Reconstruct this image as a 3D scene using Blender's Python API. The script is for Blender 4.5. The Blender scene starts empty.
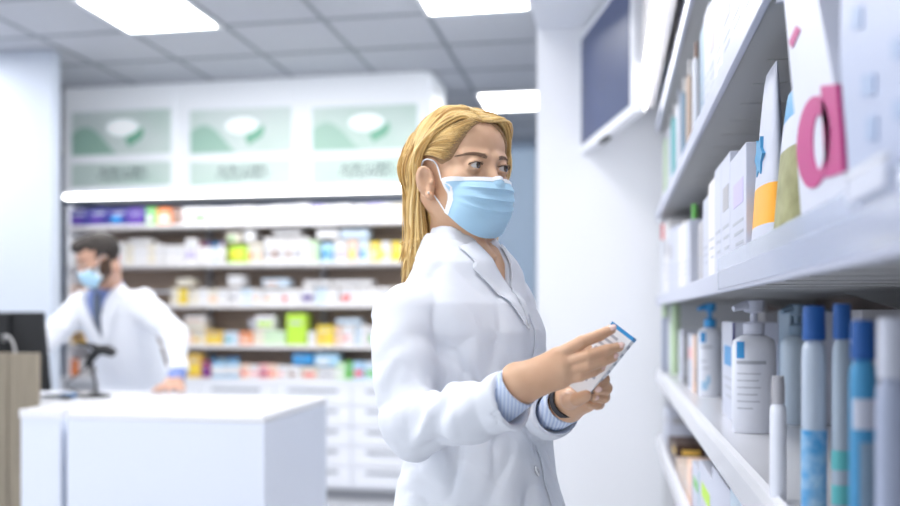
import bpy, bmesh, math, random
import numpy as np
from mathutils import Vector, Matrix, Euler
S = bpy.context.scene
COL = S.collection
rnd = random.Random(7)
R = math.radians
# ---------------------------------------------------------------- camera frame
YAW, FPX, CZ, HY = R(10.1), 900.0, 1.30, 315.0   # HY: row of the horizon (lens shift keeps verticals upright)
def ray(px, py):
    v = Vector(((px-450)/FPX, 1.0, -(py-HY)/FPX))
    return Matrix.Rotation(YAW, 3, 'Z') @ v
def at_y(px, py, Y):
    r = ray(px, py); t = Y/r.y
    return Vector((r.x*t, Y, CZ+r.z*t))
def at_z(px, py, z):
    r = ray(px, py); t = (z-CZ)/r.z
    return Vector((r.x*t, r.y*t, z))
def at_x(px, py, x):
    r = ray(px, py); t = x/r.x
    return Vector((x, r.y*t, CZ+r.z*t))
def V(px, py, d):
    'point in the yawed frame (x right, y depth, z up) at depth d'
    return Vector(((px-450)/FPX*d, d, CZ-(py-HY)/FPX*d))
# ---------------------------------------------------------------- materials
MATS = {}
def mat(name, col, rough=.5, metal=0., bump=0., bscale=60., var=0., vscale=6., emis=0., coat=0., trans=0., alpha=1., sheen=0., stretch=None, sss=0., col2=None, ior=None):
    if name in MATS: return MATS[name]
    m = bpy.data.materials.new(name); m.use_nodes = True
    n = m.node_tree; b = n.nodes['Principled BSDF']
    c = (*col, 1)
    b.inputs['Base Color'].default_value = c
    b.inputs['Roughness'].default_value = rough
    b.inputs['Metallic'].default_value = metal
    b.inputs['Coat Weight'].default_value = coat
    b.inputs['Transmission Weight'].default_value = trans
    b.inputs['Alpha'].default_value = alpha
    b.inputs['Sheen Weight'].default_value = sheen
    if ior: b.inputs['IOR'].default_value = ior
    if sss:
        b.inputs['Subsurface Weight'].default_value = sss
        b.inputs['Subsurface Radius'].default_value = (1, .35, .2)
        b.inputs['Subsurface Scale'].default_value = .008
    if emis:
        b.inputs['Emission Color'].default_value = c
        b.inputs['Emission Strength'].default_value = emis
    tc = n.nodes.new('ShaderNodeTexCoord'); src = tc.outputs['Object']
    if stretch:
        mp = n.nodes.new('ShaderNodeMapping'); mp.inputs['Scale'].default_value = stretch
        n.links.new(src, mp.inputs['Vector']); src = mp.outputs['Vector']
    if var or col2:
        t = n.nodes.new('ShaderNodeTexNoise'); t.inputs['Scale'].default_value = vscale; t.inputs['Detail'].default_value = 4
        n.links.new(src, t.inputs['Vector'])
        r = n.nodes.new('ShaderNodeValToRGB')
        r.color_ramp.elements[0].position = .3; r.color_ramp.elements[1].position = .7
        a = col2 if col2 else tuple(x*(1-var) for x in col)
        r.color_ramp.elements[0].color = (*a, 1); r.color_ramp.elements[1].color = c
        n.links.new(t.outputs['Fac'], r.inputs['Fac']); n.links.new(r.outputs['Color'], b.inputs['Base Color'])
    if bump:
        t = n.nodes.new('ShaderNodeTexNoise'); t.inputs['Scale'].default_value = bscale; t.inputs['Detail'].default_value = 5
        n.links.new(src, t.inputs['Vector'])
        q = n.nodes.new('ShaderNodeBump'); q.inputs['Strength'].default_value = bump; q.inputs['Distance'].default_value = .01
        n.links.new(t.outputs['Fac'], q.inputs['Height']); n.links.new(q.outputs['Normal'], b.inputs['Normal'])
    MATS[name] = m
    return m
# ---------------------------------------------------------------- mesh builder
class MB:
    def __init__(s): s.v=[]; s.f=[]; s.mi=[]; s.mats=[]; s.m=0
    def use(s, m):
        if m not in s.mats: s.mats.append(m)
        s.m = s.mats.index(m); return s
    def add(s, v, f):
        o=len(s.v); s.v += [tuple(p) for p in v]
        s.f += [tuple(i+o for i in q) for q in f]; s.mi += [s.m]*len(f); return s
    def box(s, lo, hi, bev=0., M=None):
        x0,y0,z0=lo; x1,y1,z1=hi
        b=min(bev,(x1-x0)*.45,(y1-y0)*.45,(z1-z0)*.45)
        if b<=0:
            v=[(x,y,z) for z in (z0,z1) for y in (y0,y1) for x in (x0,x1)]
            f=[(0,2,3,1),(4,5,7,6),(0,1,5,4),(2,6,7,3),(0,4,6,2),(1,3,7,5)]
        else:
            bm=bmesh.new(); bmesh.ops.create_cube(bm,size=1)
            for q in bm.verts: q.co=Vector(((x0+x1)/2+q.co.x*(x1-x0),(y0+y1)/2+q.co.y*(y1-y0),(z0+z1)/2+q.co.z*(z1-z0)))
            bmesh.ops.bevel(bm,geom=bm.edges[:],offset=b,segments=2,profile=.5,affect='EDGES')
            bm.verts.index_update(); v=[tuple(q.co) for q in bm.verts]; f=[tuple(q.index for q in g.verts) for g in bm.faces]; bm.free()
        if M is not None: v=[tuple(M@Vector(p)) for p in v]
        return s.add(v,f)
    def lathe(s, prof, c=(0,0,0), n=20, sx=1., sy=1., cap=True, M=None):
        v=[];f=[];k=len(prof)
        for i in range(n):
            a=2*math.pi*i/n
            for r,z in prof: v.append((c[0]+r*sx*math.cos(a),c[1]+r*sy*math.sin(a),c[2]+z))
        for i in range(n):
            j=(i+1)%n
            for q in range(k-1): f.append((i*k+q,j*k+q,j*k+q+1,i*k+q+1))
        if cap:
            f.append(tuple(i*k for i in reversed(range(n)))); f.append(tuple(i*k+k-1 for i in range(n)))
        if M is not None: v=[tuple(M@Vector(p)) for p in v]
        return s.add(v,f)
    def tube(s, pts, rad, n=8, flat=1., up=None, cap=True):
        pts=[Vector(p) for p in pts]; N=len(pts)
        if not hasattr(rad,'__len__'): rad=[rad]*N
        v=[];f=[]; prev=None
        for i,p in enumerate(pts):
            t=(pts[min(i+1,N-1)]-pts[max(i-1,0)]).normalized()
            if prev is None:
                u=Vector(up) if up is not None else (Vector((0,0,1)) if abs(t.z)<.9 else Vector((1,0,0)))
            else: u=prev
            u=(u-t*u.dot(t)).normalized(); prev=u; w=t.cross(u)
            for k in range(n):
                a=2*math.pi*k/n
                v.append(p+u*math.cos(a)*rad[i]+w*math.sin(a)*rad[i]*flat)
        for i in range(N-1):
            for k in range(n):
                l=(k+1)%n; f.append((i*n+k,i*n+l,(i+1)*n+l,(i+1)*n+k))
        if cap: f.append(tuple(reversed(range(n)))); f.append(tuple((N-1)*n+k for k in range(n)))
        return s.add(v,f)
    def grid(s, P, close=False):
        'P[i][j] points'
        a=len(P); b=len(P[0]); v=[p for r in P for p in r]
        f=[(i*b+j,i*b+j+1,(i+1)*b+j+1,(i+1)*b+j) for i in range(a-1) for j in range(b-1)]
        if close: f+=[(i*b+b-1,i*b,(i+1)*b,(i+1)*b+b-1) for i in range(a-1)]
        return s.add(v,f)
    def slab(s, P, nrm, th):
        'grid P thickened along nrm (callable or vector)'
        n=Vector(nrm).normalized() if not callable(nrm) else None
        a=len(P); b=len(P[0])
        off=lambda p:(Vector(p)+(n if n is not None else nrm(Vector(p)))*th)
        top=[[off(p) for p in r] for r in P]
        v=[p for r in P for p in r]+[p for r in top for p in r]; o=a*b; f=[]
        for i in range(a-1):
            for j in range(b-1):
                q=(i*b+j,i*b+j+1,(i+1)*b+j+1,(i+1)*b+j); f.append(tuple(reversed(q))); f.append(tuple(k+o for k in q))
        ring=[j for j in range(b)]+[i*b+b-1 for i in range(1,a)]+[(a-1)*b+j for j in range(b-2,-1,-1)]+[i*b for i in range(a-2,0,-1)]
        for k in range(len(ring)):
            p,q=ring[k],ring[(k+1)%len(ring)]; f.append((p,q,q+o,p+o))
        return s.add(v,f)
    def prism(s, poly, axis, lo, hi):
        'poly: 2D points in the two other axes, extruded along axis'
        def mk(a,b,c): return {'x':(c,a,b),'y':(a,c,b),'z':(a,b,c)}[axis]
        n=len(poly); v=[mk(a,b,lo) for a,b in poly]+[mk(a,b,hi) for a,b in poly]
        f=[tuple(range(n)),tuple(reversed(range(n,2*n)))]+[(i,(i+1)%n,(i+1)%n+n,i+n) for i in range(n)]
        return s.add(v,f)
    def build(s, name, m=None, parent=None, smooth=False, angle=40, loc=None):
        me=bpy.data.meshes.new(name); me.from_pydata([tuple(p) for p in s.v],[],s.f)
        if m is not None: me.materials.append(m)
        else:
            for q in s.mats: me.materials.append(q)
            me.polygons.foreach_set('material_index', s.mi)
        bm=bmesh.new(); bm.from_mesh(me); bmesh.ops.recalc_face_normals(bm,faces=bm.faces); bm.to_mesh(me); bm.free()
        if smooth:
            me.polygons.foreach_set('use_smooth',[True]*len(me.polygons))
            if angle<180: me.set_sharp_from_angle(angle=R(angle))
        me.update()
        o=bpy.data.objects.new(name,me); COL.objects.link(o)
        if parent: o.parent=parent
        if loc: o.location=loc
        return o
def tag(o,label=None,cat=None,group=None,kind=None):
    if label: o['label']=label
    if cat: o['category']=cat
    if group: o['group']=group
    if kind: o['kind']=kind
    return o
def empty(name,loc=(0,0,0),rz=0,label=None,cat=None,group=None):
    o=bpy.data.objects.new(name,None); COL.objects.link(o); o.location=loc; o.rotation_euler=(0,0,rz)
    o.empty_display_size=.05
    return tag(o,label,cat,group)
def struct(o): o['kind']='structure'; return o
def copy_tree(o,parent=None):
    c=o.copy(); COL.objects.link(c)
    if parent: c.parent=parent
    for ch in list(o.children): copy_tree(ch,c)
    return c
# ================================================================ implicit surfaces -> meshes
f4=np.float32
def vec(*a): return np.array(a,dtype=f4)
def smin(a,b,k):
    h=np.clip(.5+.5*(b-a)/k,0,1); return b+(a-b)*h-k*h*(1-h)
def smax(a,b,k): return -smin(-a,-b,k)
def sphere(P,c,r): return np.sqrt((P[0]-c[0])**2+(P[1]-c[1])**2+(P[2]-c[2])**2)-r
def rotm(rx=0,ry=0,rz=0): return np.array(Euler((R(rx),R(ry),R(rz))).to_matrix(),dtype=f4)
def loc(P,c,M=None):
    x,y,z=P[0]-f4(c[0]),P[1]-f4(c[1]),P[2]-f4(c[2])
    if M is None: return (x,y,z)
    return tuple(M[0,i]*x+M[1,i]*y+M[2,i]*z for i in range(3))   # inverse rotation
def ell(P,c,r,M=None):
    x,y,z=loc(P,c,M)
    k0=np.sqrt((x/r[0])**2+(y/r[1])**2+(z/r[2])**2)
    k1=np.sqrt((x/r[0]**2)**2+(y/r[1]**2)**2+(z/r[2]**2)**2)+1e-9
    return k0*(k0-1)/k1
def rbox(P,c,b,r,M=None):
    x,y,z=loc(P,c,M)
    qx,qy,qz=np.abs(x)-b[0]+r,np.abs(y)-b[1]+r,np.abs(z)-b[2]+r
    return np.sqrt(np.maximum(qx,0)**2+np.maximum(qy,0)**2+np.maximum(qz,0)**2)+np.minimum(np.maximum(qx,np.maximum(qy,qz)),0)-r
def cone(P,a,b,r1,r2,ret=False):
    'capsule with two radii (approximate)'
    a=[f4(q) for q in a]; b=[f4(q) for q in b]
    d=[b[i]-a[i] for i in range(3)]; L=d[0]**2+d[1]**2+d[2]**2+1e-12
    t=np.clip(((P[0]-a[0])*d[0]+(P[1]-a[1])*d[1]+(P[2]-a[2])*d[2])/L,0,1)
    q=np.sqrt((P[0]-a[0]-t*d[0])**2+(P[1]-a[1]-t*d[1])**2+(P[2]-a[2]-t*d[2])**2)-(r1+(r2-r1)*t)
    return (q,t) if ret else q
def chain(P,pts,rad,k=.01):
    d=None
    for i in range(len(pts)-1):
        q=cone(P,pts[i],pts[i+1],rad[i],rad[i+1])
        d=q if d is None else smin(d,q,k)
    return d
def vnoise(P,s,seed=0):
    'smooth value noise -1..1'
    x,y,z=P[0]*s[0]+seed*7.13,P[1]*s[1]+seed*3.7,P[2]*s[2]+seed*1.9
    xi,yi,zi=np.floor(x).astype(np.int64),np.floor(y).astype(np.int64),np.floor(z).astype(np.int64)
    fx,fy,fz=x-xi,y-yi,z-zi
    fx,fy,fz=[t*t*(3-2*t) for t in (fx,fy,fz)]
    def h(i,j,k):
        n=(i*374761393+j*668265263+k*2147483647+seed*974711)&0xffffffff
        n=((n^(n>>13))*1274126177)&0xffffffff
        return ((n^(n>>16))&0xffff)/32767.5-1
    r=0
    for a in (0,1):
        for b in (0,1):
            for c in (0,1):
                r=r+h(xi+a,yi+b,zi+c)*(fx if a else 1-fx)*(fy if b else 1-fy)*(fz if c else 1-fz)
    return r.astype(f4)
def surf(fn,lo,hi,h):
    'surface nets on a sparse set of blocks; returns verts, quads'
    B=12
    n=[int(math.ceil((hi[i]-lo[i])/h/B))*B+1 for i in range(3)]
    A=np.ones(n,dtype=f4)
    nb=[(n[i]-1)//B for i in range(3)]
    ctr=[lo[i]+(np.arange(nb[i])+.5)*B*h for i in range(3)]
    cx,cy,cz=np.meshgrid(*[c.astype(f4) for c in ctr],indexing='ij')
    dc=fn((cx.ravel(),cy.ravel(),cz.ravel())).reshape(nb)
    rad=B*h*.5*1.7321*1.25+.006
    near=np.abs(dc)<rad
    full=np.sign(dc)
    for i in range(B+1):
        pass
    A[:-1,:-1,:-1]=np.repeat(np.repeat(np.repeat(full,B,0),B,1),B,2)
    idx=np.argwhere(near)
    g=np.arange(B+1)
    gx,gy,gz=np.meshgrid(g,g,g,indexing='ij')
    for s in range(0,len(idx),400):
        q=idx[s:s+400]*B
        I=(q[:,0,None]+gx.ravel()[None]).ravel(); J=(q[:,1,None]+gy.ravel()[None]).ravel(); K=(q[:,2,None]+gz.ravel()[None]).ravel()
        v=fn(((lo[0]+I*h).astype(f4),(lo[1]+J*h).astype(f4),(lo[2]+K*h).astype(f4)))
        A[I,J,K]=v
    ins=A<0
    c=np.zeros([k-1 for k in n],dtype=np.int8)
    for a in (0,1):
        for b in (0,1):
            for d in (0,1):
                c+=ins[a:n[0]-1+a,b:n[1]-1+b,d:n[2]-1+d]
    act=np.argwhere((c>0)&(c<8))
    N=len(act); pos=np.zeros((N,3)); cnt=np.zeros(N)
    vals={}
    for a in (0,1):
        for b in (0,1):
            for d in (0,1): vals[(a,b,d)]=A[act[:,0]+a,act[:,1]+b,act[:,2]+d].astype(float)
    ks=list(vals)
    for p in ks:
        for ax in range(3):
            if p[ax]==0:
                q=list(p); q[ax]=1; q=tuple(q)
                va,vb=vals[p],vals[q]; m=(va<0)!=(vb<0)
                t=np.where(m,va/np.where(m,va-vb,1),0)
                o=np.tile(np.array(p,float),(N,1)); o[:,ax]+=t
                pos[m]+=o[m]; cnt[m]+=1
    pos=pos/np.maximum(cnt,1)[:,None]+act
    verts=pos*h+np.array(lo)
    ID=-np.ones([k-1 for k in n],dtype=np.int32); ID[act[:,0],act[:,1],act[:,2]]=np.arange(N)
    quads=[]
    for ax in range(3):
        s0=[slice(1,n[i]-1) for i in range(3)]; s0[ax]=slice(0,n[ax]-1)
        s1=list(s0); s1[ax]=slice(1,n[ax])
        a=ins[tuple(s0)]; b=ins[tuple(s1)]
        E=np.argwhere(a!=b)
        flip=a[E[:,0],E[:,1],E[:,2]]
        E=E+np.array([0 if i==ax else 1 for i in range(3)])
        u,v=[i for i in range(3) if i!=ax]
        def g_(du,dv):
            q=E.copy(); q[:,u]+=du; q[:,v]+=dv; return ID[q[:,0],q[:,1],q[:,2]]
        Q=np.stack([g_(-1,-1),g_(0,-1),g_(0,0),g_(-1,0)],1)
        if ax==1: flip=~flip
        Q[~flip]=Q[~flip][:,::-1]
        quads.append(Q)
    Q=np.concatenate(quads); Q=Q[(Q>=0).all(1)]
    return verts,Q
def np_mesh(name,parts,mats,parent=None,smooth=True):
    'parts: list of (verts,quads,material index)'
    me=bpy.data.meshes.new(name); V_=[];F_=[];M_=[];o=0
    for v,q,mi in parts:
        V_.append(v); F_.append(np.asarray(q)+o); M_.append(np.full(len(q),mi)); o+=len(v)
    v=np.concatenate(V_); q=np.concatenate(F_); mi=np.concatenate(M_)
    me.vertices.add(len(v)); me.vertices.foreach_set('co',v.astype(f4).ravel())
    me.loops.add(len(q)*4); me.loops.foreach_set('vertex_index',q.astype(np.int32).ravel())
    me.polygons.add(len(q)); me.polygons.foreach_set('loop_start',np.arange(len(q),dtype=np.int32)*4)
    me.polygons.foreach_set('material_index',mi.astype(np.int32))
    me.update(calc_edges=True); me.validate()
    if smooth: me.polygons.foreach_set('use_smooth',[True]*len(me.polygons))
    for m in mats: me.materials.append(m)
    ob=bpy.data.objects.new(name,me); COL.objects.link(ob)
    if parent: ob.parent=parent
    return ob
def smooth_np(v,q,it=2,lam=.5):
    'laplacian smoothing along quad edges'
    e=np.concatenate([q[:,[0,1]],q[:,[1,2]],q[:,[2,3]],q[:,[3,0]]])
    for _ in range(it):
        s=np.zeros_like(v); c=np.zeros(len(v))
        np.add.at(s,e[:,0],v[e[:,1]]); np.add.at(c,e[:,0],1)
        np.add.at(s,e[:,1],v[e[:,0]]); np.add.at(c,e[:,1],1)
        v=v+lam*(s/np.maximum(c,1)[:,None]-v)
    return v
def sgrad(fn,P,e=.002):
    g=[]
    for i in range(3):
        a=list(P);b=list(P); a[i]=P[i]+f4(e); b[i]=P[i]-f4(e); g.append(fn(tuple(a))-fn(tuple(b)))
    L=np.sqrt(g[0]**2+g[1]**2+g[2]**2)+1e-9
    return [q/L for q in g]
def march(fn,o,d,n=60,maxt=1.):
    'o,d arrays (N,3); returns hit positions'
    o=o.astype(f4); d=d.astype(f4); t=np.zeros(len(o),f4)
    for _ in range(n):
        p=o+d*t[:,None]; s=fn((p[:,0],p[:,1],p[:,2])); t=np.clip(t+s*.8,0,maxt)
    return o+d*t[:,None]
# ================================================================ ROOM
CEIL=2.98
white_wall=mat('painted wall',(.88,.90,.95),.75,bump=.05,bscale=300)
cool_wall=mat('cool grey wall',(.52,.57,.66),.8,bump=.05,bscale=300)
tile_m=mat('ceiling tile',(.50,.52,.57),.9,bump=.25,bscale=500,var=.06,vscale=40)
grid_m=mat('ceiling grid metal',(.24,.26,.30),.6)
floor_m=mat('glossy floor',(.60,.62,.66),.25,var=.06,vscale=2)
lamp_m=mat('lamp diffuser',(1,.99,.98),.5,emis=5.0)
led_m=mat('strip light',(1,1,1),.5,emis=5.5)
white_lam=mat('white laminate',(.82,.84,.90),.35)
white_side=mat('white side laminate',(.78,.80,.82),.4)
steel=mat('brushed steel',(.60,.61,.64),.3,1.,stretch=(1,40,1),bump=.03)
struct(MB().box((-6,-2.5,-.1),(3.2,9.0,0)).build('floor',floor_m))
GX0=-1.011     # a ceiling grid line
T=.60
lights=[]   # cells (i,j)
gy0=4.925     # a transverse grid line
def cell(i,j): return (GX0+i*T, gy0+j*T)
lit=set()
c0=at_z(480,5,CEIL); c1=at_z(150,20,CEIL); c2=at_z(510,100,CEIL)
def cell_of(p): return (math.floor((p.x-GX0)/T), math.floor((p.y-gy0)/T))
for c in (c0,c1,c2): lit.add(cell_of(c))
a=cell_of(c0); b=cell_of(c1); e=cell_of(c2)
print('lit cells',a,b,e)
for dj in (-3,-6,-9): 
    if dj>-9: lit.add((a[0],a[1]+dj))
    lit.add((b[0],b[1]+dj)); lit.add((b[0]-3,b[1]+dj))
lit.add((b[0]-3,b[1]))
i0=math.floor((-6-GX0)/T); i1=math.ceil((3.2-GX0)/T); j0=math.floor((-2.5-gy0)/T); j1=math.ceil((8.9-gy0)/T)
m=MB()
for i in range(i0,i1):
    for j in range(j0,j1):
        x,y=cell(i,j); m.use(tile_m).box((x+.008,y+.008,CEIL+(.006)),(x+T-.008,y+T-.008,CEIL+.03),.002)
m.use(grid_m)
for i in range(i0,i1+1): m.box((GX0+i*T-.012,-2.5,CEIL),(GX0+i*T+.012,8.9,CEIL+.028))
for j in range(j0,j1+1): m.box((-6,gy0+j*T-.012,CEIL+.001),(3.2,gy0+j*T+.012,CEIL+.0275))
m.box((-6,-2.5,CEIL+.03),(3.2,8.9,CEIL+.12))
struct(m.build('ceiling'))
lname={a:'square ceiling panel light nearest above the woman in the aisle',b:'square ceiling panel light above the white counter',e:'square ceiling panel light furthest away, seen just above the blonde hair'}
frame_m=mat('light frame white',(.75,.77,.8),.4)
for c in sorted(lit):
    x,y=cell(*c)
    t=empty('ceiling_light',(x+T/2,y+T/2,CEIL),0,lname.get(c,'square ceiling panel light in the row behind the camera' if c[1]<a[1] else 'square ceiling panel light above the left end of the room'),'ceiling light','ceiling panel lights')
    q=.272
    MB().box((-q,-q,-.012),(q,q,-.006),.003).build('diffuser',lamp_m,t)
    f=MB()
    for s in (-1,1):
        f.box((-.30,s*.286-.014,-.014),(.30,s*.286+.014,.0)); f.box((s*.286-.014,-.272,-.014),(s*.286+.014,.272,.0))
    f.build('frame',frame_m,t)
# walls
xl=at_y(51,300,5.15).x
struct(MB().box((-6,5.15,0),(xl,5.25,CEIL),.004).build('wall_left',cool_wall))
XR=.20   # front plane of the right hand shelves
px0=at_y(537,200,4.25)
struct(MB().box((px0.x,4.25,0),(3.2,4.75,CEIL)).build('wall_pillar',white_wall))
sof=at_y(560,28,4.25).z; print('soffit z',sof)
struct(MB().box((px0.x,1.2,sof),(3.2,4.25,CEIL)).build('ceiling_soffit',mat('soffit paint',(.82,.85,.91),.8)))
struct(MB().box((.72,-2.5,0),(.85,4.25,sof)).build('wall_right',white_wall))
# back wall with glazed partition
bw=8.6
gl=at_y(478,200,bw).x; gr=at_y(600,200,bw).x; gt=at_y(510,138,bw).z
m=MB(); m.box((-6,bw,0),(gl,bw+.15,CEIL)); m.box((gr,bw,0),(3.2,bw+.15,CEIL)); m.box((gl,bw,gt),(gr,bw+.15,CEIL))
struct(m.build('wall_back',mat('back wall paint',(.36,.43,.55),.8)))
struct(MB().box((gl+.05,bw+.06,.02),(gr-.05,bw+.075,gt-.04)).build('window_1',mat('tinted glass',(.72,.82,.95),.25,trans=.75,ior=1.1,alpha=.9)))
m=MB()
for x in (gl,(gl+gr)/2-.025,gr-.05): m.box((x,bw+.03,0),(x+.05,bw+.12,gt))
m.box((gl,bw+.03,gt-.05),(gr,bw+.12,gt)); m.box((gl,bw+.03,1.05),(gr,bw+.12,1.1))
struct(m.build('trim_1',mat('window frame grey',(.45,.5,.58),.4)))
# far wall seen through the glass
struct(MB().box((-4,10.6,0),(4,10.7,3.4)).build('wall_corridor',mat('corridor wall',(.70,.76,.80),.8)))
struct(MB().box((-6.1,-2.5,0),(-6,8.9,CEIL)).build('wall_far_left',white_wall))
# ================================================================ CAMERA, WORLD, LIGHT
cd=bpy.data.cameras.new('camera'); cam=bpy.data.objects.new('camera',cd); COL.objects.link(cam)
cam.location=(0,0,CZ); cam.rotation_euler=(R(90),0,YAW); cd.shift_y=(HY-253)/900; cd.sensor_width=36; cd.lens=FPX/900*36
cd.clip_start=.02; cd.dof.use_dof=True; cd.dof.focus_distance=1.47; cd.dof.aperture_fstop=1.9
S.camera=cam
w=bpy.data.worlds.new('World'); S.world=w; w.use_nodes=True
w.node_tree.nodes['Background'].inputs['Color'].default_value=(.88,.94,1,1)
w.node_tree.nodes['Background'].inputs['Strength'].default_value=.56
for c in sorted(lit):
    x,y=cell(*c)
    l=bpy.data.lights.new('panel_glow','AREA'); l.energy=(10 if c[1]>=a[1] else 6) if c!=e else 6; l.size=.56; l.color=(1,.985,.965)
    o=bpy.data.objects.new('panel_glow',l); COL.objects.link(o); o.location=(x+T/2,y+T/2,CEIL-.03)
vs=S.view_settings; vs.view_transform='Standard'; vs.look='None'; vs.gamma=1; vs.use_curve_mapping=False; vs.exposure=1.0
# ================================================================ PEOPLE
skin_w=mat('skin fair',(.73,.46,.30),.45,sss=.10,bump=.12,bscale=900,col2=(.67,.395,.245),vscale=25)
skin_m=mat('skin tan',(.62,.37,.27),.5,sss=.2,var=.12,vscale=25)
eye_w=mat('eye white',(.62,.58,.56),.15,coat=.5)
iris_m=mat('iris',(.05,.032,.02),.15,coat=1.)
pupil_m=mat('pupil',(.01,.01,.01),.1,coat=1.)
lip_m=mat('lips',(.60,.25,.24),.4)
nail_m=mat('nail',(.88,.62,.56),.2,coat=.4)
coat_m=mat('lab coat cotton',(.79,.82,.89),.85,bump=.10,bscale=700,sheen=.1)
mask_m=mat('mask blue',(.47,.73,.93),.8,bump=.2,bscale=900)
maskw_m=mat('mask white',(.88,.90,.93),.8)
lash_m=mat('lash',(.03,.02,.015),.6)
brow_m=mat('brow hair',(.25,.155,.10),.7)
def head_sdf(P,male=False,mouth=True):
    x=np.abs(P[0]); Q=(x,P[1],P[2]); j=1.12 if male else 1.
    d=ell(P,(0,.008,.035),(.073,.081,.078))
    d=smin(d,ell(P,(0,-.028,-.030),(.058,.060,.074)),.03)
    d=smin(d,ell(P,(0,-.04,.045),(.060,.045,.045)),.025)
    d=smin(d,cone(Q,(.050*j,.004,-.055),(.012,-.070,-.098),.016*j,.014*j),.022)
    d=smin(d,sphere(P,(0,-.071,-.100),.017*j),.015)
    d=smin(d,sphere(Q,(.042,-.052,-.026),.022),.02)
    d=smax(d,-ell(Q,(.033,-.103,-.002),(.019,.018,.012)),.012)
    d=smin(d,cone(Q,(.012,-.085,.016),(.044,-.070,.018),.008,.007),.012)
    nz=cone(P,(0,-.083,.006),(0,-.103,-.033),.0065,.0095)
    nz=smin(nz,sphere(Q,(.011,-.094,-.038),.0075),.006)
    nz=smin(nz,cone(P,(0,-.080,.010),(0,-.088,-.042),.008,.012),.008)
    d=smin(d,nz,.010)
    d=smin(d,ell(P,(0,-.086,-.062),(.022,.010,.006)),.006)
    d=smin(d,ell(P,(0,-.084,-.072),(.020,.010,.007)),.006)
    lid=sphere(Q,(.031,-.0775,0),.0142)
    d=smin(d,lid,.005)
    d=smax(d,-ell(Q,(.0315,-.094,-.0013),(.0138,.014,.0043)),.0015)
    M=rotm(0,0,0)
    ex,ez=.0725,-.023
    e=ell(Q,(ex+.006,-.005,ez),(.0075,.0175,.028),rotm(-8,12,-34))
    e=smax(e,-ell(Q,(ex+.0125,-.012,ez+.004),(.0085,.0105,.019),rotm(-8,12,-34)),.003)
    e=smin(e,sphere(Q,(ex+.003,-.013,ez-.026),.0075),.006)
    e=smin(e,sphere(Q,(ex+.004,-.018,ez-.004),.005),.004)
    return smin(d,e,.006)
def eyes(parts,look,toW):
    for s in (-1,1):
        c=np.array((s*.031,-.0778,0)); f=Vector(look).normalized()
        q=Vector((0,0,1)).rotation_difference(f).to_matrix()
        for (r0,r1,mi,rr) in ((0,.44,3,.0127),(.44,1.0,2,.0126),(1.0,0,1,.0125)):
            pass
        n=24; rings=[0.0,.16,.2,.30,.48,.51,.6,.9,1.3,1.8,2.4,3.14]
        v=[];Q=[];mm=[]
        for a in rings:
            rr=.0125+(.0006 if a<.50 else 0)
            for k in range(n):
                b=2*math.pi*k/n; p=q@Vector((math.sin(a)*math.cos(b),math.sin(a)*math.sin(b),math.cos(a)))*rr
                v.append(c+np.array(p))
        for i in range(len(rings)-1):
            mi=3 if rings[i+1]<=.21 else (2 if rings[i+1]<=.49 else 1)
            for k in range(n): Q.append((i*n+k,i*n+(k+1)%n,(i+1)*n+(k+1)%n,(i+1)*n+k)); mm.append(mi)
        v=toW(np.array(v)); Q=np.array(Q); mm=np.array(mm)
        for t in (1,2,3): parts.append((v,Q[mm==t],t))
def xform(v,c,th,pitch=0,roll=0):
    M=np.array(Euler((R(pitch),R(roll),R(th)),'XYZ').to_matrix())
    return v@M.T+np.array(c)
def hand_sdf(P,wr,mcps,fingers,thumb,rw=.021,rm=.0115,k=.012):
    'wr list of wrist points, mcps 4 points, fingers list of (pts), thumb pts'
    d=None
    for m_ in mcps:
        for w_ in wr:
            q=cone(P,w_,m_,rw,rm); d=q if d is None else smin(d,q,.010)
    for i in range(3):
        d=smin(d,cone(P,mcps[i],mcps[i+1],rm*.95,rm*.95),.006)
    for pts,r in fingers: d=smin(d,chain(P,pts,r,.002),.003)
    d=smin(d,chain(P,thumb[0],thumb[1],.003),.009)
    return d
def nails(parts,tips,mi):
    for c,n,ax,r in tips:
        n=Vector(n).normalized(); ax=Vector(ax); ax=(ax-n*ax.dot(n)).normalized(); s=n.cross(ax)
        M=np.array(Matrix((s,ax,n)).transposed()); v=[];Q=[]
        for i in range(7):
            a=-math.pi/2+math.pi*i/6
            for k in range(10):
                b=2*math.pi*k/10; v.append((math.cos(a)*math.cos(b)*r*.78,math.cos(a)*math.sin(b)*r*1.1,math.sin(a)*r*.25))
        for i in range(6):
            for k in range(10): Q.append((i*10+k,i*10+(k+1)%10,(i+1)*10+(k+1)%10,(i+1)*10+k))
        parts.append((np.array(v)@M.T+np.array(c),np.array(Q),mi))
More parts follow.
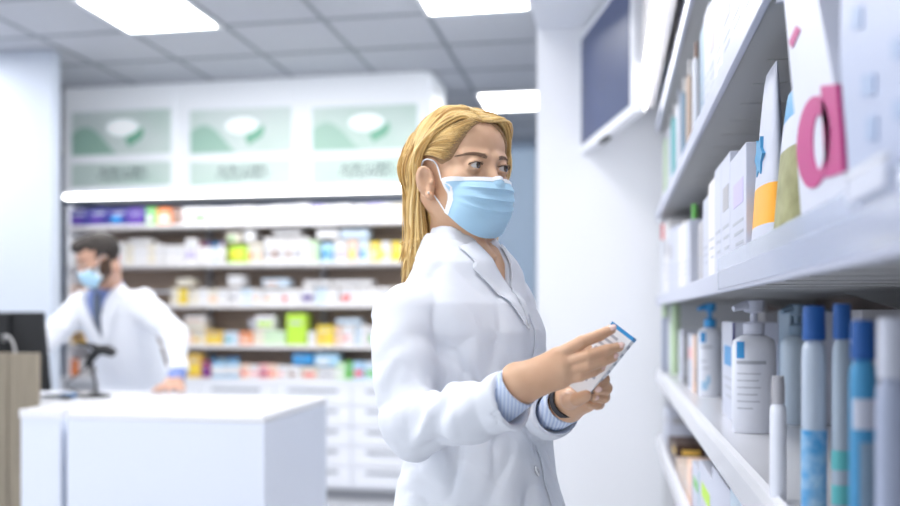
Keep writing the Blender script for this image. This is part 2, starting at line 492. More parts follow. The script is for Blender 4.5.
def mask_mesh(parent,toW,name='face_mask',side_x=.058):
    rows=30; cols=40; P=[]
    zc=[-.022,-.040,-.064,-.095,-.122]; yc=[-.105,-.111,-.109,-.101,-.078]; vv=[0,.25,.5,.78,1]
    for i in range(rows+1):
        v=i/rows; row=[]
        z0=np.interp(v,vv,zc); y0=np.interp(v,vv,yc)
        zs=-.022-.056*v; ys=-.037-.010*math.sin(v*math.pi)
        for j in range(cols+1):
            u=-1+2*j/cols; a=abs(u); t=1-a**1.9*(1-.25*(1-v)); 
            t=math.cos(a*math.pi/2)**(1.0 if v>.15 else 1.25)
            wx=(side_x+.004)*math.sin(min(1,a)*math.pi/2)**.92*(1 if u>0 else -1)
            z=zs+(z0-zs)*t**(1.15)
            y=ys+(y0-ys)*t**(.82)
            # pleats
            pl=0
            for k,c in enumerate((.30,.50,.66)):
                dd=v-c
                if -.11<dd<0: pl+=(1+dd/.11)*.0055
            y-=pl*(t**.5)*1.0; 
            # slight pinch / sag wrinkles
            y+=.0012*math.sin(v*21+a*5)*a*(1-a)*3; wx*=1+.006*math.sin(v*17)*a
            row.append((wx,y,z))
        P.append(row)
    A=np.array(P,float); sh_=A.shape; A=A.reshape(-1,3)
    for _ in range(3):
        Q=tuple(A[:,i].astype(f4) for i in range(3)); d=head_sdf(Q); G=np.stack(sgrad(head_sdf,Q,.002),1); A=A+G*np.maximum(0,.0035-d)[:,None]
    P=A.reshape(sh_)
    mb=MB(); mb.use(mask_m)
    PW=[[tuple(q) for q in toW(np.array(r))] for r in P]
    cen=Vector(toW(np.array([(0,.02,-.05)]))[0])
    mb.slab(PW,lambda p:(p-cen).normalized(),.0012)
    o=mb.build(name,None,parent,smooth=True,angle=50)
    # white bindings
    t=MB(); t.use(maskw_m)
    out=lambda p:(Vector(p)+(Vector(p)-cen).normalized()*.0012)
    def strip(a,b): t.slab([[out(p) for p in a],[out(p) for p in b]],lambda p:(p-cen).normalized(),.0010)
    strip(PW[0],PW[3])
    for c0,c1 in ((0,2),(cols-2,cols)): strip([r[c0] for r in PW],[r[c1] for r in PW])
    t.build('mask_binding',None,o,smooth=True)
    for s in (-1,1):
        l=MB(); l.use(maskw_m)
        c=0 if s<0 else cols
        a=np.array(P[1][c]); b=np.array(P[rows-1][c])
        ear_t=[(s*.069,-.025,.004),(s*.0755,-.015,.014),(s*.079,.003,.012)]
        ear_b=[(s*.077,.011,-.014),(s*.073,.001,-.038),(s*.065,-.013,-.048)]
        pts=[a]+ear_t+ear_b+[b]
        # catmull
        sm=[]
        pp=[np.array(q) for q in pts]; pp=[pp[0]]+pp+[pp[-1]]
        for i in range(1,len(pp)-2):
            for k in range(6):
                tt=k/6; p0,p1,p2,p3=pp[i-1:i+3]
                sm.append(.5*((2*p1)+(-p0+p2)*tt+(2*p0-5*p1+4*p2-p3)*tt**2+(-p0+3*p1-3*p2+p3)*tt**3))
        sm.append(pp[-1]); l.tube([tuple(q) for q in toW(np.array(sm))],.0014,6)
        l.build('ear_loop',None,o,smooth=True)
    return o
def catmull(pts,per=6):
    pp=[np.array(q,float) for q in pts]; pp=[2*pp[0]-pp[1]]+pp+[2*pp[-1]-pp[-2]]; out=[]
    for i in range(1,len(pp)-2):
        p0,p1,p2,p3=pp[i-1:i+3]
        for k in range(per):
            t=k/per; out.append(.5*((2*p1)+(-p0+p2)*t+(2*p0-5*p1+4*p2-p3)*t**2+(-p0+3*p1-3*p2+p3)*t**3))
    out.append(pp[-2]); return np.array(out)
# ---------------------------------------------------------------- WOMAN
OW=np.array((.045,1.60,0.))
def wv(px,py,d): return np.array(V(px,py,d))-OW
TH_H,TH_T=38.,50.
HC=wv(459,173,1.615)
def HW(v): return xform(np.asarray(v,float),HC,TH_H,0,0)
MH=np.array(Euler((0,0,R(TH_H))).to_matrix(),dtype=f4)
MT=np.array(Euler((0,0,R(TH_T))).to_matrix(),dtype=f4)
def TL(p): return MT.astype(float)@np.array(p,float)         # torso local -> W
S1=wv(400,318,1.50); E1=wv(409,431,1.425); W1=wv(500,404,1.305); H1=wv(519,386,1.285)
S2=TL((.118,.015,1.300)); E2=TL((.155,.03,1.075)); W2=wv(556,412,1.43); H2=wv(567,402,1.39)
WC1=W1+(W1-E1)/np.linalg.norm(W1-E1)*.024; WC2=W2+(W2-E2)/np.linalg.norm(W2-E2)*.010
def torso_tab(P,tab,g=0.):
    x,y,z=loc(P,(0,0,0),MT)
    zz=[t[0] for t in tab]; cy=np.interp(z,zz,[t[1] for t in tab]); rx=np.interp(z,zz,[t[2] for t in tab])+g; ry=np.interp(z,zz,[t[3] for t in tab])+g
    k=np.sqrt((x/rx)**2+((y-cy)/ry)**2)
    d=(k-1)*np.minimum(rx,ry)*.92
    return np.maximum(d,np.maximum(tab[0][0]-z,z-tab[-1][0])).astype(f4)
CT=[(.50,-.018,.205,.165),(.80,-.018,.195,.152),(.96,-.015,.178,.140),(1.04,-.012,.162,.124),(1.10,-.010,.151,.113),(1.18,-.004,.150,.114),(1.27,.004,.157,.122),(1.32,.010,.158,.112),(1.36,.016,.140,.094),(1.39,.014,.125,.082),(1.415,.022,.098,.070),(1.44,.026,.070,.060),(1.46,.028,.062,.056)]
def creases(P,amp,s,seed):
    n=vnoise(P,s,seed); m=vnoise(P,tuple(q*.45 for q in s),seed+9)
    return amp*((1-np.abs(n))**4*(.35+.65*np.clip(m+.3,0,1)))
def coat_sdf(P,detail=True,arms=True):
    d=torso_tab(P,CT)
    u=cone(P,S1,E1,.058,.050); fa=chain(P,[E1,(E1+W1)/2,WC1],[.051,.050,.0475],.01)
    a=smin(u,fa,.02)
    if detail:
        # folds around the elbow and along the sleeve
        ax=(E1-S1)/np.linalg.norm(E1-S1); t=(P[0]-E1[0])*ax[0]+(P[1]-E1[1])*ax[1]+(P[2]-E1[2])*ax[2]
        bx=(W1-E1)/np.linalg.norm(W1-E1); t2=(P[0]-E1[0])*bx[0]+(P[1]-E1[1])*bx[1]+(P[2]-E1[2])*bx[2]
        w1=vnoise(P,(14,14,9),3)
        a=a+.0045*np.sin(t*95+t2*60+w1*2.6)*np.exp(-((t+.02)/.11)**2)*np.clip((t2+.03)/.05,0,1)
        a=a+.0035*np.sin(t2*80+w1*3)*np.exp(-((t2-.14)/.06)**2)
        a=a+(creases(P,.013,(16,16,11),5)+creases((P[0]+P[2]*.6,P[1],P[2]*.5-P[0]*.5),.006,(34,16,9),15))*np.clip((np.sqrt((P[0]-W1[0])**2+(P[1]-W1[1])**2+(P[2]-W1[2])**2)-.05)/.05,0,1)
    if not arms: return coat_cut(smin(d,cone(P,S1,S1+(E1-S1)*.1,.05,.04),.03),P,detail,False)
    d=smin(d,a,.032)
    b=smin(cone(P,S2,E2,.050,.050),chain(P,[E2,(E2+W2)/2,WC2],[.050,.047,.0455],.01),.02)
    if detail: b=b+creases(P,.012,(15,15,11),8)*np.clip((np.sqrt((P[0]-W2[0])**2+(P[1]-W2[1])**2+(P[2]-W2[2])**2)-.05)/.05,0,1)
    d=smin(d,b,.022)
    return coat_cut(d,P,detail,True)
def coat_cut(d,P,detail,arms):
    if detail:
        x,y,z=loc(P,(0,0,0),MT)
        d=d+creases((x+.25*z,y,z),.011,(9,9,4.5),2)+creases((x-.2*z,y,z),.006,(20,20,8),4)+creases((x+z*.9,y,z*.4-x*.3),.0055,(26,10,7),14)
        # gathers below the bust and at the waist
        d=d+.0022*np.sin(x*70+vnoise((x,y,z),(8,8,6),11)*4)*np.clip((1.08-z)/.12,0,1)
    # neck opening and V
    x,y,z=loc(P,(0,0,0),MT)
    nk=ell(P,(TL((0,.022,1.50))),(.056,.058,.13),MT)
    w=np.maximum(np.abs(x+.004)-np.clip((z-1.335)*.40,-.02,.060),np.maximum(y+.03,1.32-z))
    d=smax(d,-nk,.006); d=smax(d,-w*.9,.004)
    # sleeve cuffs cut flat, hollow
    for Wp,Ep in ((WC1,E1),(WC2,E2)) if arms else ():
        n=(Wp-Ep)/np.linalg.norm(Wp-Ep); c=(P[0]-Wp[0])*n[0]+(P[1]-Wp[1])*n[1]+(P[2]-Wp[2])*n[2]
        r=np.sqrt((P[0]-Wp[0])**2+(P[1]-Wp[1])**2+(P[2]-Wp[2])**2)
        near=np.maximum(c,r-.075)
        d=np.where(r<.09,smax(d,c,.003),d)
        d=smax(d,-cone(P,Wp-n*.006,Wp+n*.06,.0345,.0360),.002)
    return d.astype(f4)
def shirt_sdf(P):
    x,y,z=loc(P,(0,0,0),MT)
    d=torso_tab(P,CT,-.024)
    nk=ell(P,(TL((0,.020,1.50))),(.047,.050,.12),MT)
    w=np.maximum(np.abs(x)-np.clip((z-1.375)*.55,-.02,.05),y+.02)
    d=smax(d,-nk,.005); d=smax(d,-w,.004)
    return np.maximum(d,1.15-z).astype(f4)
NB=TL((0,.022,1.40))
# hands -------------------------------------------------
def P3(l): return [wv(*q) for q in l]
rw=P3([(517,379,1.290),(521,389,1.288)])
rm=P3([(557,357,1.268),(562,365,1.264),(563,373,1.264),(561,379,1.268)])
rf=[(P3([(557,356,1.267),(582,342,1.262),(599,335.5,1.267),(611,329.5,1.272)]),[.0108,.0092,.0083,.0070]),
    (P3([(562,364,1.264),(588,356,1.256),(606,350,1.262),(619,347,1.270)]),[.0105,.0090,.0080,.0068]),
    (P3([(563,372,1.264),(587,366,1.256),(603,361,1.262),(613,357.5,1.270)]),[.0102,.0086,.0076,.0066]),
    (P3([(561,379,1.268),(580,376,1.260),(593,372,1.266),(601,368,1.272)]),[.0092,.0078,.0068,.0060])]
rt=(P3([(524,374,1.300),(545,364,1.322),(568,356,1.328),(588,350,1.322)]),[.015,.0125,.0105,.0085])
lw=P3([(566,399,1.395),(568,408,1.395)])
lm=P3([(588,383,1.350),(590,390,1.348),(589,397,1.348),(586,403,1.352)])
lf=[(P3([(588,383,1.350),(603,379,1.328),(604,379,1.306),(597,381,1.292)]),[.0105,.0090,.0082,.0070]),
    (P3([(590,390,1.348),(606,388,1.326),(606,389,1.303),(598,390,1.290)]),[.0105,.0092,.0083,.0070]),
    (P3([(589,397,1.348),(604,397,1.328),(603,398,1.306),(595,398,1.294)]),[.0102,.0088,.0080,.0068]),
    (P3([(586,403,1.352),(599,404,1.334),(597,405,1.314),(589,404,1.304)]),[.0092,.0080,.0070,.0062])]
lt=(P3([(569,398,1.375),(570,401,1.325),(577,399,1.296),(586,396,1.284)]),[.015,.0125,.0102,.0085])
def rhand(P): 
    d=hand_sdf(P,rw,rm,rf,rt,.0195,.0112)
    return smin(d,cone(P,W1,(rw[0]+rw[1])/2,.026,.024),.012)
def lhand(P):
    d=hand_sdf(P,lw,lm,lf,lt,.019,.0112)
    return smin(d,cone(P,W2,(lw[0]+lw[1])/2,.025,.023),.012)
def wbody(P):
    d=head_sdf(loc(P,HC,MH))
    a=HW([(0,.022,-.050)])[0]; 
    nk=chain(P,[a,(a+NB)/2+np.array((0,0,.0)),NB],[.050,.047,.058],.02)
    d=smin(d,nk,.018)
    # sternomastoid
    c=HW([(-.058,.02,-.045)])[0]; b=TL((-.012,-.045,1.40)); d=smin(d,cone(P,c,b,.012,.010),.015)
    return d
def wcoarse(P):
    d=torso_tab(P,[(t[0],t[1],t[2]*.82,t[3]*.82) for t in CT if t[0]>.75])
    d=smin(d,chain(P,[S1,E1,W1],[.036,.028,.021],.02),.02); d=smin(d,chain(P,[S2,E2,W2],[.034,.028,.021],.02),.02)
    for s in (-1,1):
        d=smin(d,chain(P,[TL((s*.085,0,.86)),TL((s*.085,-.01,.48)),TL((s*.08,.02,.10)),TL((s*.085,-.10,.04))],[.085,.055,.038,.03],.03),.03)
    return d
parts=[]
v,q=surf(wbody,HC-np.array((.13,.14,.20)),HC+np.array((.13,.14,.14)),.0022); parts.append((smooth_np(v,q,1,.4),q,0))
for fn,c in ((rhand,wv(560,362,1.29)),(lhand,wv(584,394,1.35))):
    v,q=surf(fn,c-np.array((.13,.10,.075)),c+np.array((.10,.13,.075)),.0015); parts.append((smooth_np(v,q,1,.4),q,0))
v,q=surf(wcoarse,(-.4,-.4,.0),(.4,.4,1.47),.010); parts.append((smooth_np(v,q,2),q,0))
eyes(parts,(.20,-1,-.02),HW)
tv=lambda a,b:b-a
up=np.array((-.25,-.9,.35))
nl=[]
for i,(pts,r) in enumerate(rf):
    ax=pts[3]-pts[2]; nl.append((pts[3]-np.array((0,1,0))*r[3]*.80+ax/np.linalg.norm(ax)*.001+np.array((0,0,r[3]*.35)),(0,-1,.45),ax,.0062))
for i,(pts,r) in enumerate(lf[:3]):
    ax=pts[3]-pts[2]; nl.append((pts[3]+np.array((0,-1,.2))*r[3]*.80,(-.1,-1,.2),ax,.0052))
nails(parts,nl,4)
woman=np_mesh('person',parts,[skin_w,eye_w,iris_m,pupil_m,nail_m])
bpy.context.view_layer.update()
wl=Matrix.Rotation(YAW,3,'Z')@Vector(OW); woman.location=(wl.x,wl.y,0); woman.rotation_euler=(0,0,YAW)
tag(woman,'blonde person in white lab coat and blue face mask holding a small box','person')
# coat
v,q=surf(coat_sdf,(-.42,-.45,.45),(.36,.36,1.50),.0042); v=smooth_np(v,q,1,.4)
coat=np_mesh('lab_coat',[(v,q,0)],[coat_m],woman)
def on_coat(p_local,n_local,off=.003,fn=coat_sdf):
    o=np.array([TL(p) for p in p_local]); dd=np.tile(TL(n_local),(len(o),1)); o2=o-dd*.35
    h=march(fn,o2,dd,80,1.0); g=sgrad(fn,(h[:,0].astype(f4),h[:,1].astype(f4),h[:,2].astype(f4)))
    G=np.stack(g,1); return h+G*off, G
plain=lambda P:coat_sdf(P,True,False)
# lapels: from the neck along the V edge
seam_m=mat('coat seam cotton',(.80,.82,.88),.9)  # plain pale seam colour, not assigned to any part
for s in (-1,1):
    P=[]
    zs=np.linspace(1.425,1.295,22)
    for i,z in enumerate(zs):
        t=i/21; xi=s*max(.002,(z-1.335)*.40+.002)-.004
        wd=.040*math.sin(math.pi*min(1,.22+.78*(1-t)))**.8 if t>.28 else .018+.022*t/.28
        wd=np.interp(t,[0,.20,.26,.6,1],[.030,.034,.044,.032,.003])
        xs=[xi+s*wd*k/6 for k in range(7)]
        h,G=on_coat([(x,0,z-.012*k/6) for k,x in enumerate(xs)],(0,1,0),.004)
        P.append([tuple(a) for a in h])
    n=Vector(TL((0,-1,.15)))
    MB().slab(P,n,.0022).build('lapel',coat_m,coat,smooth=True,angle=60)
# collar: stands round the back and sides of the neck and folds over
P=[]
for i in range(41):
    ph=R(-143+286*i/40); front=max(0,abs(math.degrees(ph))/143)     # 0 at the back
    row=[]
    for (r,z) in ((.058,1.415),(.059,1.442),(.064,1.450),(.072,1.443),(.082,1.420),(.088,1.404)):
        zz=z-.030*front**2.2-.004*front; rr=r+.006*front**2
        row.append(tuple(TL((rr*math.sin(ph)*1.02,.024+rr*math.cos(ph)*1.0,zz))))
    P.append(row)
MB().slab(P,lambda p:Vector((p.x-NB[0],p.y-NB[1],.02)).normalized(),.0025).build('collar',coat_m,coat,smooth=True,angle=60)
# placket edge, hip pockets, seams
P=[]
for z in np.linspace(1.30,.50,60):
    h,G=on_coat([(.022,0,z),(.026,0,z),(.030,0,z)],(0,1,0),.0015,plain); P.append([tuple(a) for a in h])
MB().slab(P,Vector(TL((0,-1,0))),.0018).build('placket',coat_m,coat,smooth=True,angle=60)
for s in (-1,1):
    P=[]
    for z in np.linspace(.93,.76,14):
        h,G=on_coat([(s*(.055+.10*k/8),0,z) for k in range(9)],(0,1,0),.002,plain); P.append([tuple(a) for a in h])
    MB().slab(P,Vector(TL((s*.3,-1,0))),.002).build('pocket',coat_m,coat,smooth=True,angle=60)
btn_m=mat('button plastic',(.80,.80,.82),.3,coat=.3)
hole_m=mat('button thread',(.35,.36,.42),.7)
for z in (1.285,1.12,1.035,.93,.82):
    h,G=on_coat([(.004,0,z)],(0,1,0),.0015,plain); n=Vector(G[0]).normalized()
    M=Matrix.Translation(Vector(h[0]))@Vector((0,0,1)).rotation_difference(n).to_matrix().to_4x4()
    b=MB(); b.use(btn_m).lathe([(.0001,0),(.0085,0),(.0090,.0012),(.0082,.0026),(.0065,.0022),(.0001,.0020)],n=20,cap=False,M=M)
    b.use(hole_m)
    for a,c in ((-1,-1),(1,1),(-1,1),(1,-1)): b.box((a*.002-.0008,c*.002-.0008,.0018),(a*.002+.0008,c*.002+.0008,.0026),0,M)
    b.build('button',None,coat,smooth=True)
# shirt with fine blue stripes
shirt_m=mat('striped shirt cotton',(.50,.62,.86),.8)
def stripes(m,c1,c2,scale,dirn='X'):
    n=m.node_tree; b=n.nodes['Principled BSDF']; tc=n.nodes.new('ShaderNodeTexCoord')
    w=n.nodes.new('ShaderNodeTexWave'); w.inputs['Scale'].default_value=scale; w.bands_direction=dirn
    r=n.nodes.new('ShaderNodeValToRGB'); r.color_ramp.elements[0].position=.35; r.color_ramp.elements[1].position=.6
    r.color_ramp.elements[0].color=(*c1,1); r.color_ramp.elements[1].color=(*c2,1)
    n.links.new(tc.outputs['Object'],w.inputs['Vector']); n.links.new(w.outputs['Fac'],r.inputs['Fac']); n.links.new(r.outputs['Color'],b.inputs['Base Color'])
stripes(shirt_m,(.50,.60,.82),(.68,.76,.92),60)
v,q=surf(shirt_sdf,(-.2,-.2,1.14),(.2,.2,1.47),.005); 
np_mesh('shirt',[(smooth_np(v,q,2),q,0)],[shirt_m],woman)
sh=[o for o in woman.children if o.name.startswith('shirt')][0]
for s in (-1,1):
    P=[]
    for i in range(18):
        t=i/17; ph=R(np.interp(t,[0,1],[60,168]))*s
        row=[]
        for (r,z) in ((.051,1.420),(.051,1.438),(.056,1.444),(.062,1.425),(.066,1.408)):
            zz=z-.040*t**2; rr=r+.004*t
            if r>.06 and t>.8: zz-=.012*(t-.8)/.2
            row.append(tuple(TL((rr*math.sin(ph),.024+rr*math.cos(ph),zz))))
        P.append(row)
    MB().slab(P,lambda p:Vector((p.x-NB[0],p.y-NB[1],.02)).normalized(),.002).build('shirt_collar',shirt_m,sh,smooth=True,angle=60)
for (a,b,ra,rb,nm) in ((WC1-(W1-E1)/np.linalg.norm(W1-E1)*.03,W1+(H1-W1)*.98,.031,.0335,'r'),(WC2-(W2-E2)/np.linalg.norm(W2-E2)*.03,W2+(H2-W2)*.9,.030,.0325,'l')):
    def cf(P,a=a,b=b,ra=ra,rb=rb):
        d,t=cone(P,a,b,ra,rb,True); n=(b-a)/np.linalg.norm(b-a)
        c=(P[0]-b[0])*n[0]+(P[1]-b[1])*n[1]+(P[2]-b[2])*n[2]; c2=-((P[0]-a[0])*n[0]+(P[1]-a[1])*n[1]+(P[2]-a[2])*n[2])
        d=d+creases(P,.003,(40,40,30),6)
        d=np.maximum(np.maximum(d,-(d+.0035)),np.maximum(c,c2)); return d.astype(f4)
    lo=np.minimum(a,b)-.05; hi=np.maximum(a,b)+.05
    v,q=surf(cf,lo,hi,.0018); np_mesh('shirt_cuff',[(smooth_np(v,q,1),q,0)],[shirt_m],sh)
# watch strap on the far wrist
n=Vector((lw[0]+lw[1])/2-W2).normalized(); c=Vector(W2+(H2-W2)*1.05)
M=Matrix.Translation(c)@Vector((0,0,1)).rotation_difference(n).to_matrix().to_4x4()
MB().lathe([(.0255,-.006),(.028,-.006),(.028,.006),(.0255,.006),(.0255,-.006)],n=32,cap=False,M=M).build('watch_strap',mat('black strap',(.02,.02,.025),.5),woman,smooth=True)
mask_mesh(woman,HW)
# eyebrows and lashes
hs=lambda P:head_sdf(P)
def on_head(p,off):
    o=np.array(p,float); d=np.tile((0,1,0),(len(o),1)).astype(float); o2=o.copy(); o2[:,1]=-.2
    h=march(hs,o2,d,80,.4); g=sgrad(hs,(h[:,0].astype(f4),h[:,1].astype(f4),h[:,2].astype(f4)),.001); return h+np.stack(g,1)*off
r2=random.Random(3)
for s in (-1,1):
    mb=MB()
    for k in range(150):
        t=k/149; x=s*(.013+.036*t); z=.0150+.0055*math.sin(t*math.pi*.72)-.002*t+r2.uniform(-1,1)*.0036*(1-.6*t)
        L=.0065; p=on_head([(x,0,z),(x+s*L*.5,0,z+.0008*(1-2*t)),(x+s*L,0,z+.0016*(.3-t))],.0006)
        mb.tube([tuple(q) for q in HW(p)],[.0005,.0005,.0001],4)
    mb.build('eyebrow',brow_m,woman)
    mb=MB()
    arc=[]
    for k in range(15):
        a=math.pi*k/14; arc.append((s*.0315+.0138*math.cos(a),-.0775-math.sqrt(max(0,.0142**2-(.0135*math.cos(a))**2))*.98-.0004,.0050*math.sin(a)-.0008))
    mb.tube([tuple(q) for q in HW(arc)],.0007,5)
    for k in range(26):
        a=math.pi*(k+.5)/26; b=np.array((s*.0315+.0136*math.cos(a),-.0775-math.sqrt(max(0,.0142**2-(.0134*math.cos(a))**2)),.0050*math.sin(a)-.0005))
        dr=np.array((math.cos(a)*.5,-.85,.25)); mb.tube([tuple(q) for q in HW([b,b+dr*.0022+np.array((0,0,.0003)),b+dr*.0040+np.array((0,0,.0014))])],[.0003,.00022,.0001],4)
    mb.build('eyelash',lash_m,woman)
MB().lathe([(.0001,-.0022),(.0016,-.0016),(.0022,0),(.0016,.0016),(.0001,.0022)],c=tuple(HW([(-.0810,-.017,-.044)])[0]),n=12,cap=False).build('earring',mat('pearl',(.85,.82,.78),.15,coat=1.),woman,smooth=True)
# ---- hair
def hair_mat(name,cols,scale=1.):
    m=bpy.data.materials.new(name); m.use_nodes=True; n=m.node_tree; b=n.nodes['Principled BSDF']; b.inputs['Roughness'].default_value=.38
    b.inputs['Anisotropic'].default_value=.5
    g=n.nodes.new('ShaderNodeNewGeometry'); r=n.nodes.new('ShaderNodeValToRGB')
    e=r.color_ramp.elements
    e[0].color=(*cols[0],1); e[1].color=(*cols[-1],1)
    for i,c in enumerate(cols[1:-1]): q=e.new((i+1)/(len(cols)-1)); q.color=(*c,1)
    n.links.new(g.outputs['Random Per Island'],r.inputs['Fac']); n.links.new(r.outputs['Color'],b.inputs['Base Color']); return m
hair_m=hair_mat('blonde hair',[(.42,.23,.07),(.64,.40,.13),(.80,.56,.22),(.90,.69,.34),(.72,.48,.18)])
cap_m=mat('blonde hair base',(.42,.26,.13),.6,col2=(.28,.165,.08),vscale=60,stretch=(1,1,6))
PART=catmull([(-.012,-.074,.074),(-.014,-.055,.100),(-.012,-.020,.116),(-.006,.03,.116),(0,.075,.090),(0,.100,.050)],8)
hb=lambda P:np.minimum(ell(P,(0,.007,.033),(.076,.083,.080)),smin(ell(P,(0,.007,.033),(.075,.082,.079)),ell(P,(0,-.04,.045),(.062,.047,.047)),.025))
def push(pts,off):
    P=tuple(pts[:,i].astype(f4) for i in range(3)); d=hb(P); g=sgrad(hb,P,.002); G=np.stack(g,1)
    need=np.maximum(0,off-d); return pts+G*need[:,None]
mb=MB(); r3=random.Random(11)
def lock(s,t,layer,jit=1.,rad=None):
    root=PART[int(t*(len(PART)-1))].copy()
    j=lambda a:r3.gauss(0,a)*jit
    if s<0:   # near side (ear visible): sweep back over the top of the ear
        side=np.array((-.080,np.interp(t,[0,.5,1],[.004,.045,.085]),np.interp(t,[0,.5,1],[.030,.010,.010])))
        mid0=np.array((-.052,np.interp(t,[0,.4,1],[-.058,-.005,.085]),np.interp(t,[0,.4,1],[.080,.098,.065])))
        low=np.array((-.068,np.interp(t,[0,1],[.042,.092]),-.055)); low2=np.array((-.066,np.interp(t,[0,1],[.046,.094]),-.115)); end=np.array((-.072,np.interp(t,[0,1],[.040,.100]),-.168))
    else:
        side=np.array((.080,np.interp(t,[0,.5,1],[-.040,.03,.085]),np.interp(t,[0,.5,1],[.012,.0,.0])))
        mid0=np.array((.048,np.interp(t,[0,.4,1],[-.076,-.010,.085]),np.interp(t,[0,.4,1],[.082,.100,.065])))
        low=np.array((.078,np.interp(t,[0,1],[-.020,.09]),-.055)); low2=np.array((.075,np.interp(t,[0,1],[.0,.094]),-.115)); end=np.array((.072,np.interp(t,[0,1],[.01,.100]),-.20))
    end[2]+=r3.uniform(-.02,.05); 
    for q,a in ((mid0,.003),(side,.004)): q+=np.array((j(a),j(a),j(a*.6)))
    jj=np.array((j(.006),j(.007),0)); sq=1-.7*r3.random()*(t**.7)-.08*r3.random()
    low+=jj*.8; low2+=jj*1.1; end+=jj*1.4+np.array((j(.003),j(.003),0))
    low[0]*=1-(1-sq)*.35; low2[0]*=1-(1-sq)*.8; end[0]*=sq
    for q in (root,mid0,side,low,low2,end):
        if q[1]>0: q[1]*=.76
    pts=catmull([root,mid0,side,low,low2,end],6)
    off=np.linspace(.002+layer*.3,.004+layer,len(pts)); pts=push(pts,off)
    w=r3.uniform(.0012,.0030) if rad is None else rad
    n=len(pts); rr=[w*min(1,.55+i/n*2.2)*min(1,(n-i)/5+.06) for i in range(n)]
    wob=r3.uniform(0,6); 
    for i in range(n): pts[i]+=np.array((math.sin(wob+i*.5),math.cos(wob+i*.43),0))*.0010*(i/n)
    mb.tube([tuple(q) for q in HW(pts)],rr,6,flat=.45)
for layer,cnt in ((.0,320),(.003,320),(.006,260)):
    for k in range(cnt):
        lock(-1,min(1,max(0,r3.random()**1.0)),layer+r3.uniform(0,.003)); lock(1,r3.random(),layer+r3.uniform(0,.003))
# centre back
for k in range(240):
    a=r3.uniform(-1,1); x=.06*a
    pts=catmull([(x*.3,.068,.075),(x*.9,.088,.02),(x,.082,-.06),(x,.076,-.12),(x*1.1+r3.gauss(0,.008),.078+r3.gauss(0,.008),-.20+r3.uniform(-.02,.05))],6)
    pts=push(pts,np.full(len(pts),.004+r3.uniform(0,.006))); n=len(pts); w=r3.uniform(.002,.004)
    mb.tube([tuple(q) for q in HW(pts)],[w*min(1,.4+i/n*3)*min(1,(n-i)/5+.06) for i in range(n)],6,flat=.45)
for k in range(760):
    u=r3.random(); rt_=np.array((-np.interp(u,[0,.5,1],[.030,.054,.069]),np.interp(u,[0,.5,1],[-.084,-.070,-.046]),np.interp(u,[0,.5,1],[.080,.052,.012])))+np.array([r3.gauss(0,.003) for _ in range(3)])
    en=np.array((-.078,.008+.02*u,.032-.008*u)); pts=catmull([rt_,(rt_*.55+en*.45)+np.array((-.004,0,.006)),en],5); pts=push(pts,np.full(len(pts),.0008+.0010*r3.random())); n=len(pts)
    mb.tube([tuple(q) for q in HW(pts)],[.0008*min(1,.2+i/n*1.6) for i in range(n)],5,flat=.5)
hair=mb.build('hair',hair_m,woman,smooth=True,angle=180)
def capf(P):
    x,y,z=P
    d=hb(P)-.0015
    face=ell(P,(0,-.085,-.03),(.066,.070,.108))           # open over the face
    ear=ell((np.abs(x),y,z),(.08,-.004,-.03),(.03,.042,.052))
    low=z*-1-.035+np.clip(y,0,.1)*-.6
    d=smax(d,-face,.006); d=smax(d,-ear,.006); return np.maximum(d,low).astype(f4)
v,q=surf(capf,(-.1,-.1,-.12),(.1,.14,.14),.003); np_mesh('hair_base',[(HW(smooth_np(v,q,1)),q,0)],[cap_m],hair)
# trousers and shoes (below the frame)
def trou(P):
    d=None
    for s in (-1,1):
        c=chain(P,[TL((s*.085,0,.84)),TL((s*.088,-.01,.48)),TL((s*.082,.02,.09))],[.095,.075,.062],.03); d=c if d is None else smin(d,c,.02)
    return np.maximum(d,.06-P[2])
v,q=surf(trou,(-.3,-.3,.04),(.3,.3,.96),.009); np_mesh('trousers',[(smooth_np(v,q,2),q,0)],[mat('navy trousers',(.05,.07,.13),.8)],woman)
for s in (-1,1):
    def shoe(P,s=s):
        a=TL((s*.085,.04,.045)); b=TL((s*.095,-.15,.035)); return np.maximum(cone(P,a,b,.042,.038),-P[2]+.0)
    v,q=surf(shoe,(-.35,-.35,-.02),(.35,.35,.12),.006); np_mesh('shoe',[(smooth_np(v,q,1),q,0)],[mat('white leather',(.8,.8,.8),.4)],woman)
# the box in her hands
top=wv(625,330,1.292); bot=wv(576,391,1.300); ax=Vector(top-bot); L=ax.length; az=ax.normalized()
yy=Vector((.0,1,0)); yy=(yy-az*yy.dot(az)).normalized(); 
yy=(Matrix.Rotation(R(-24),3,az)@yy); xx=yy.cross(az)
M=Matrix((xx,yy,az)).transposed().to_4x4(); M.translation=Vector((top+bot)/2)
WM=Matrix.Translation(woman.location)@Matrix.Rotation(YAW,4,'Z')@M
card_w=mat('white carton',(.86,.88,.92),.45)
card_blue=mat('carton blue',(.03,.28,.62),.4)
ink=mat('grey print',(.45,.48,.55),.5)
bx=MB(); bx.use(card_w).box((-.020,-.009,-L/2),(.020,.009,L/2),.0012)
bx.use(card_blue).box((-.0202,-.0092,L/2-.007),(.0202,.0092,L/2-.001),.0006)
bx.use(ink)
for k in range(9): bx.box((-.017,-.00935,L/2-.020-.009*k),(-.017+.02+.012*((k*7)%5)/5,-.0089,L/2-.016-.009*k))
for k in range(5): bx.box((.0199,-.006,L/2-.020-.015*k),(.02035,.006*(1-.3*(k%3)),L/2-.014-.015*k))
held=bx.build('medicine_box',None); held.matrix_world=WM
tag(held,'small white medicine box with blue end stripe held in both hands of the blonde person','box')
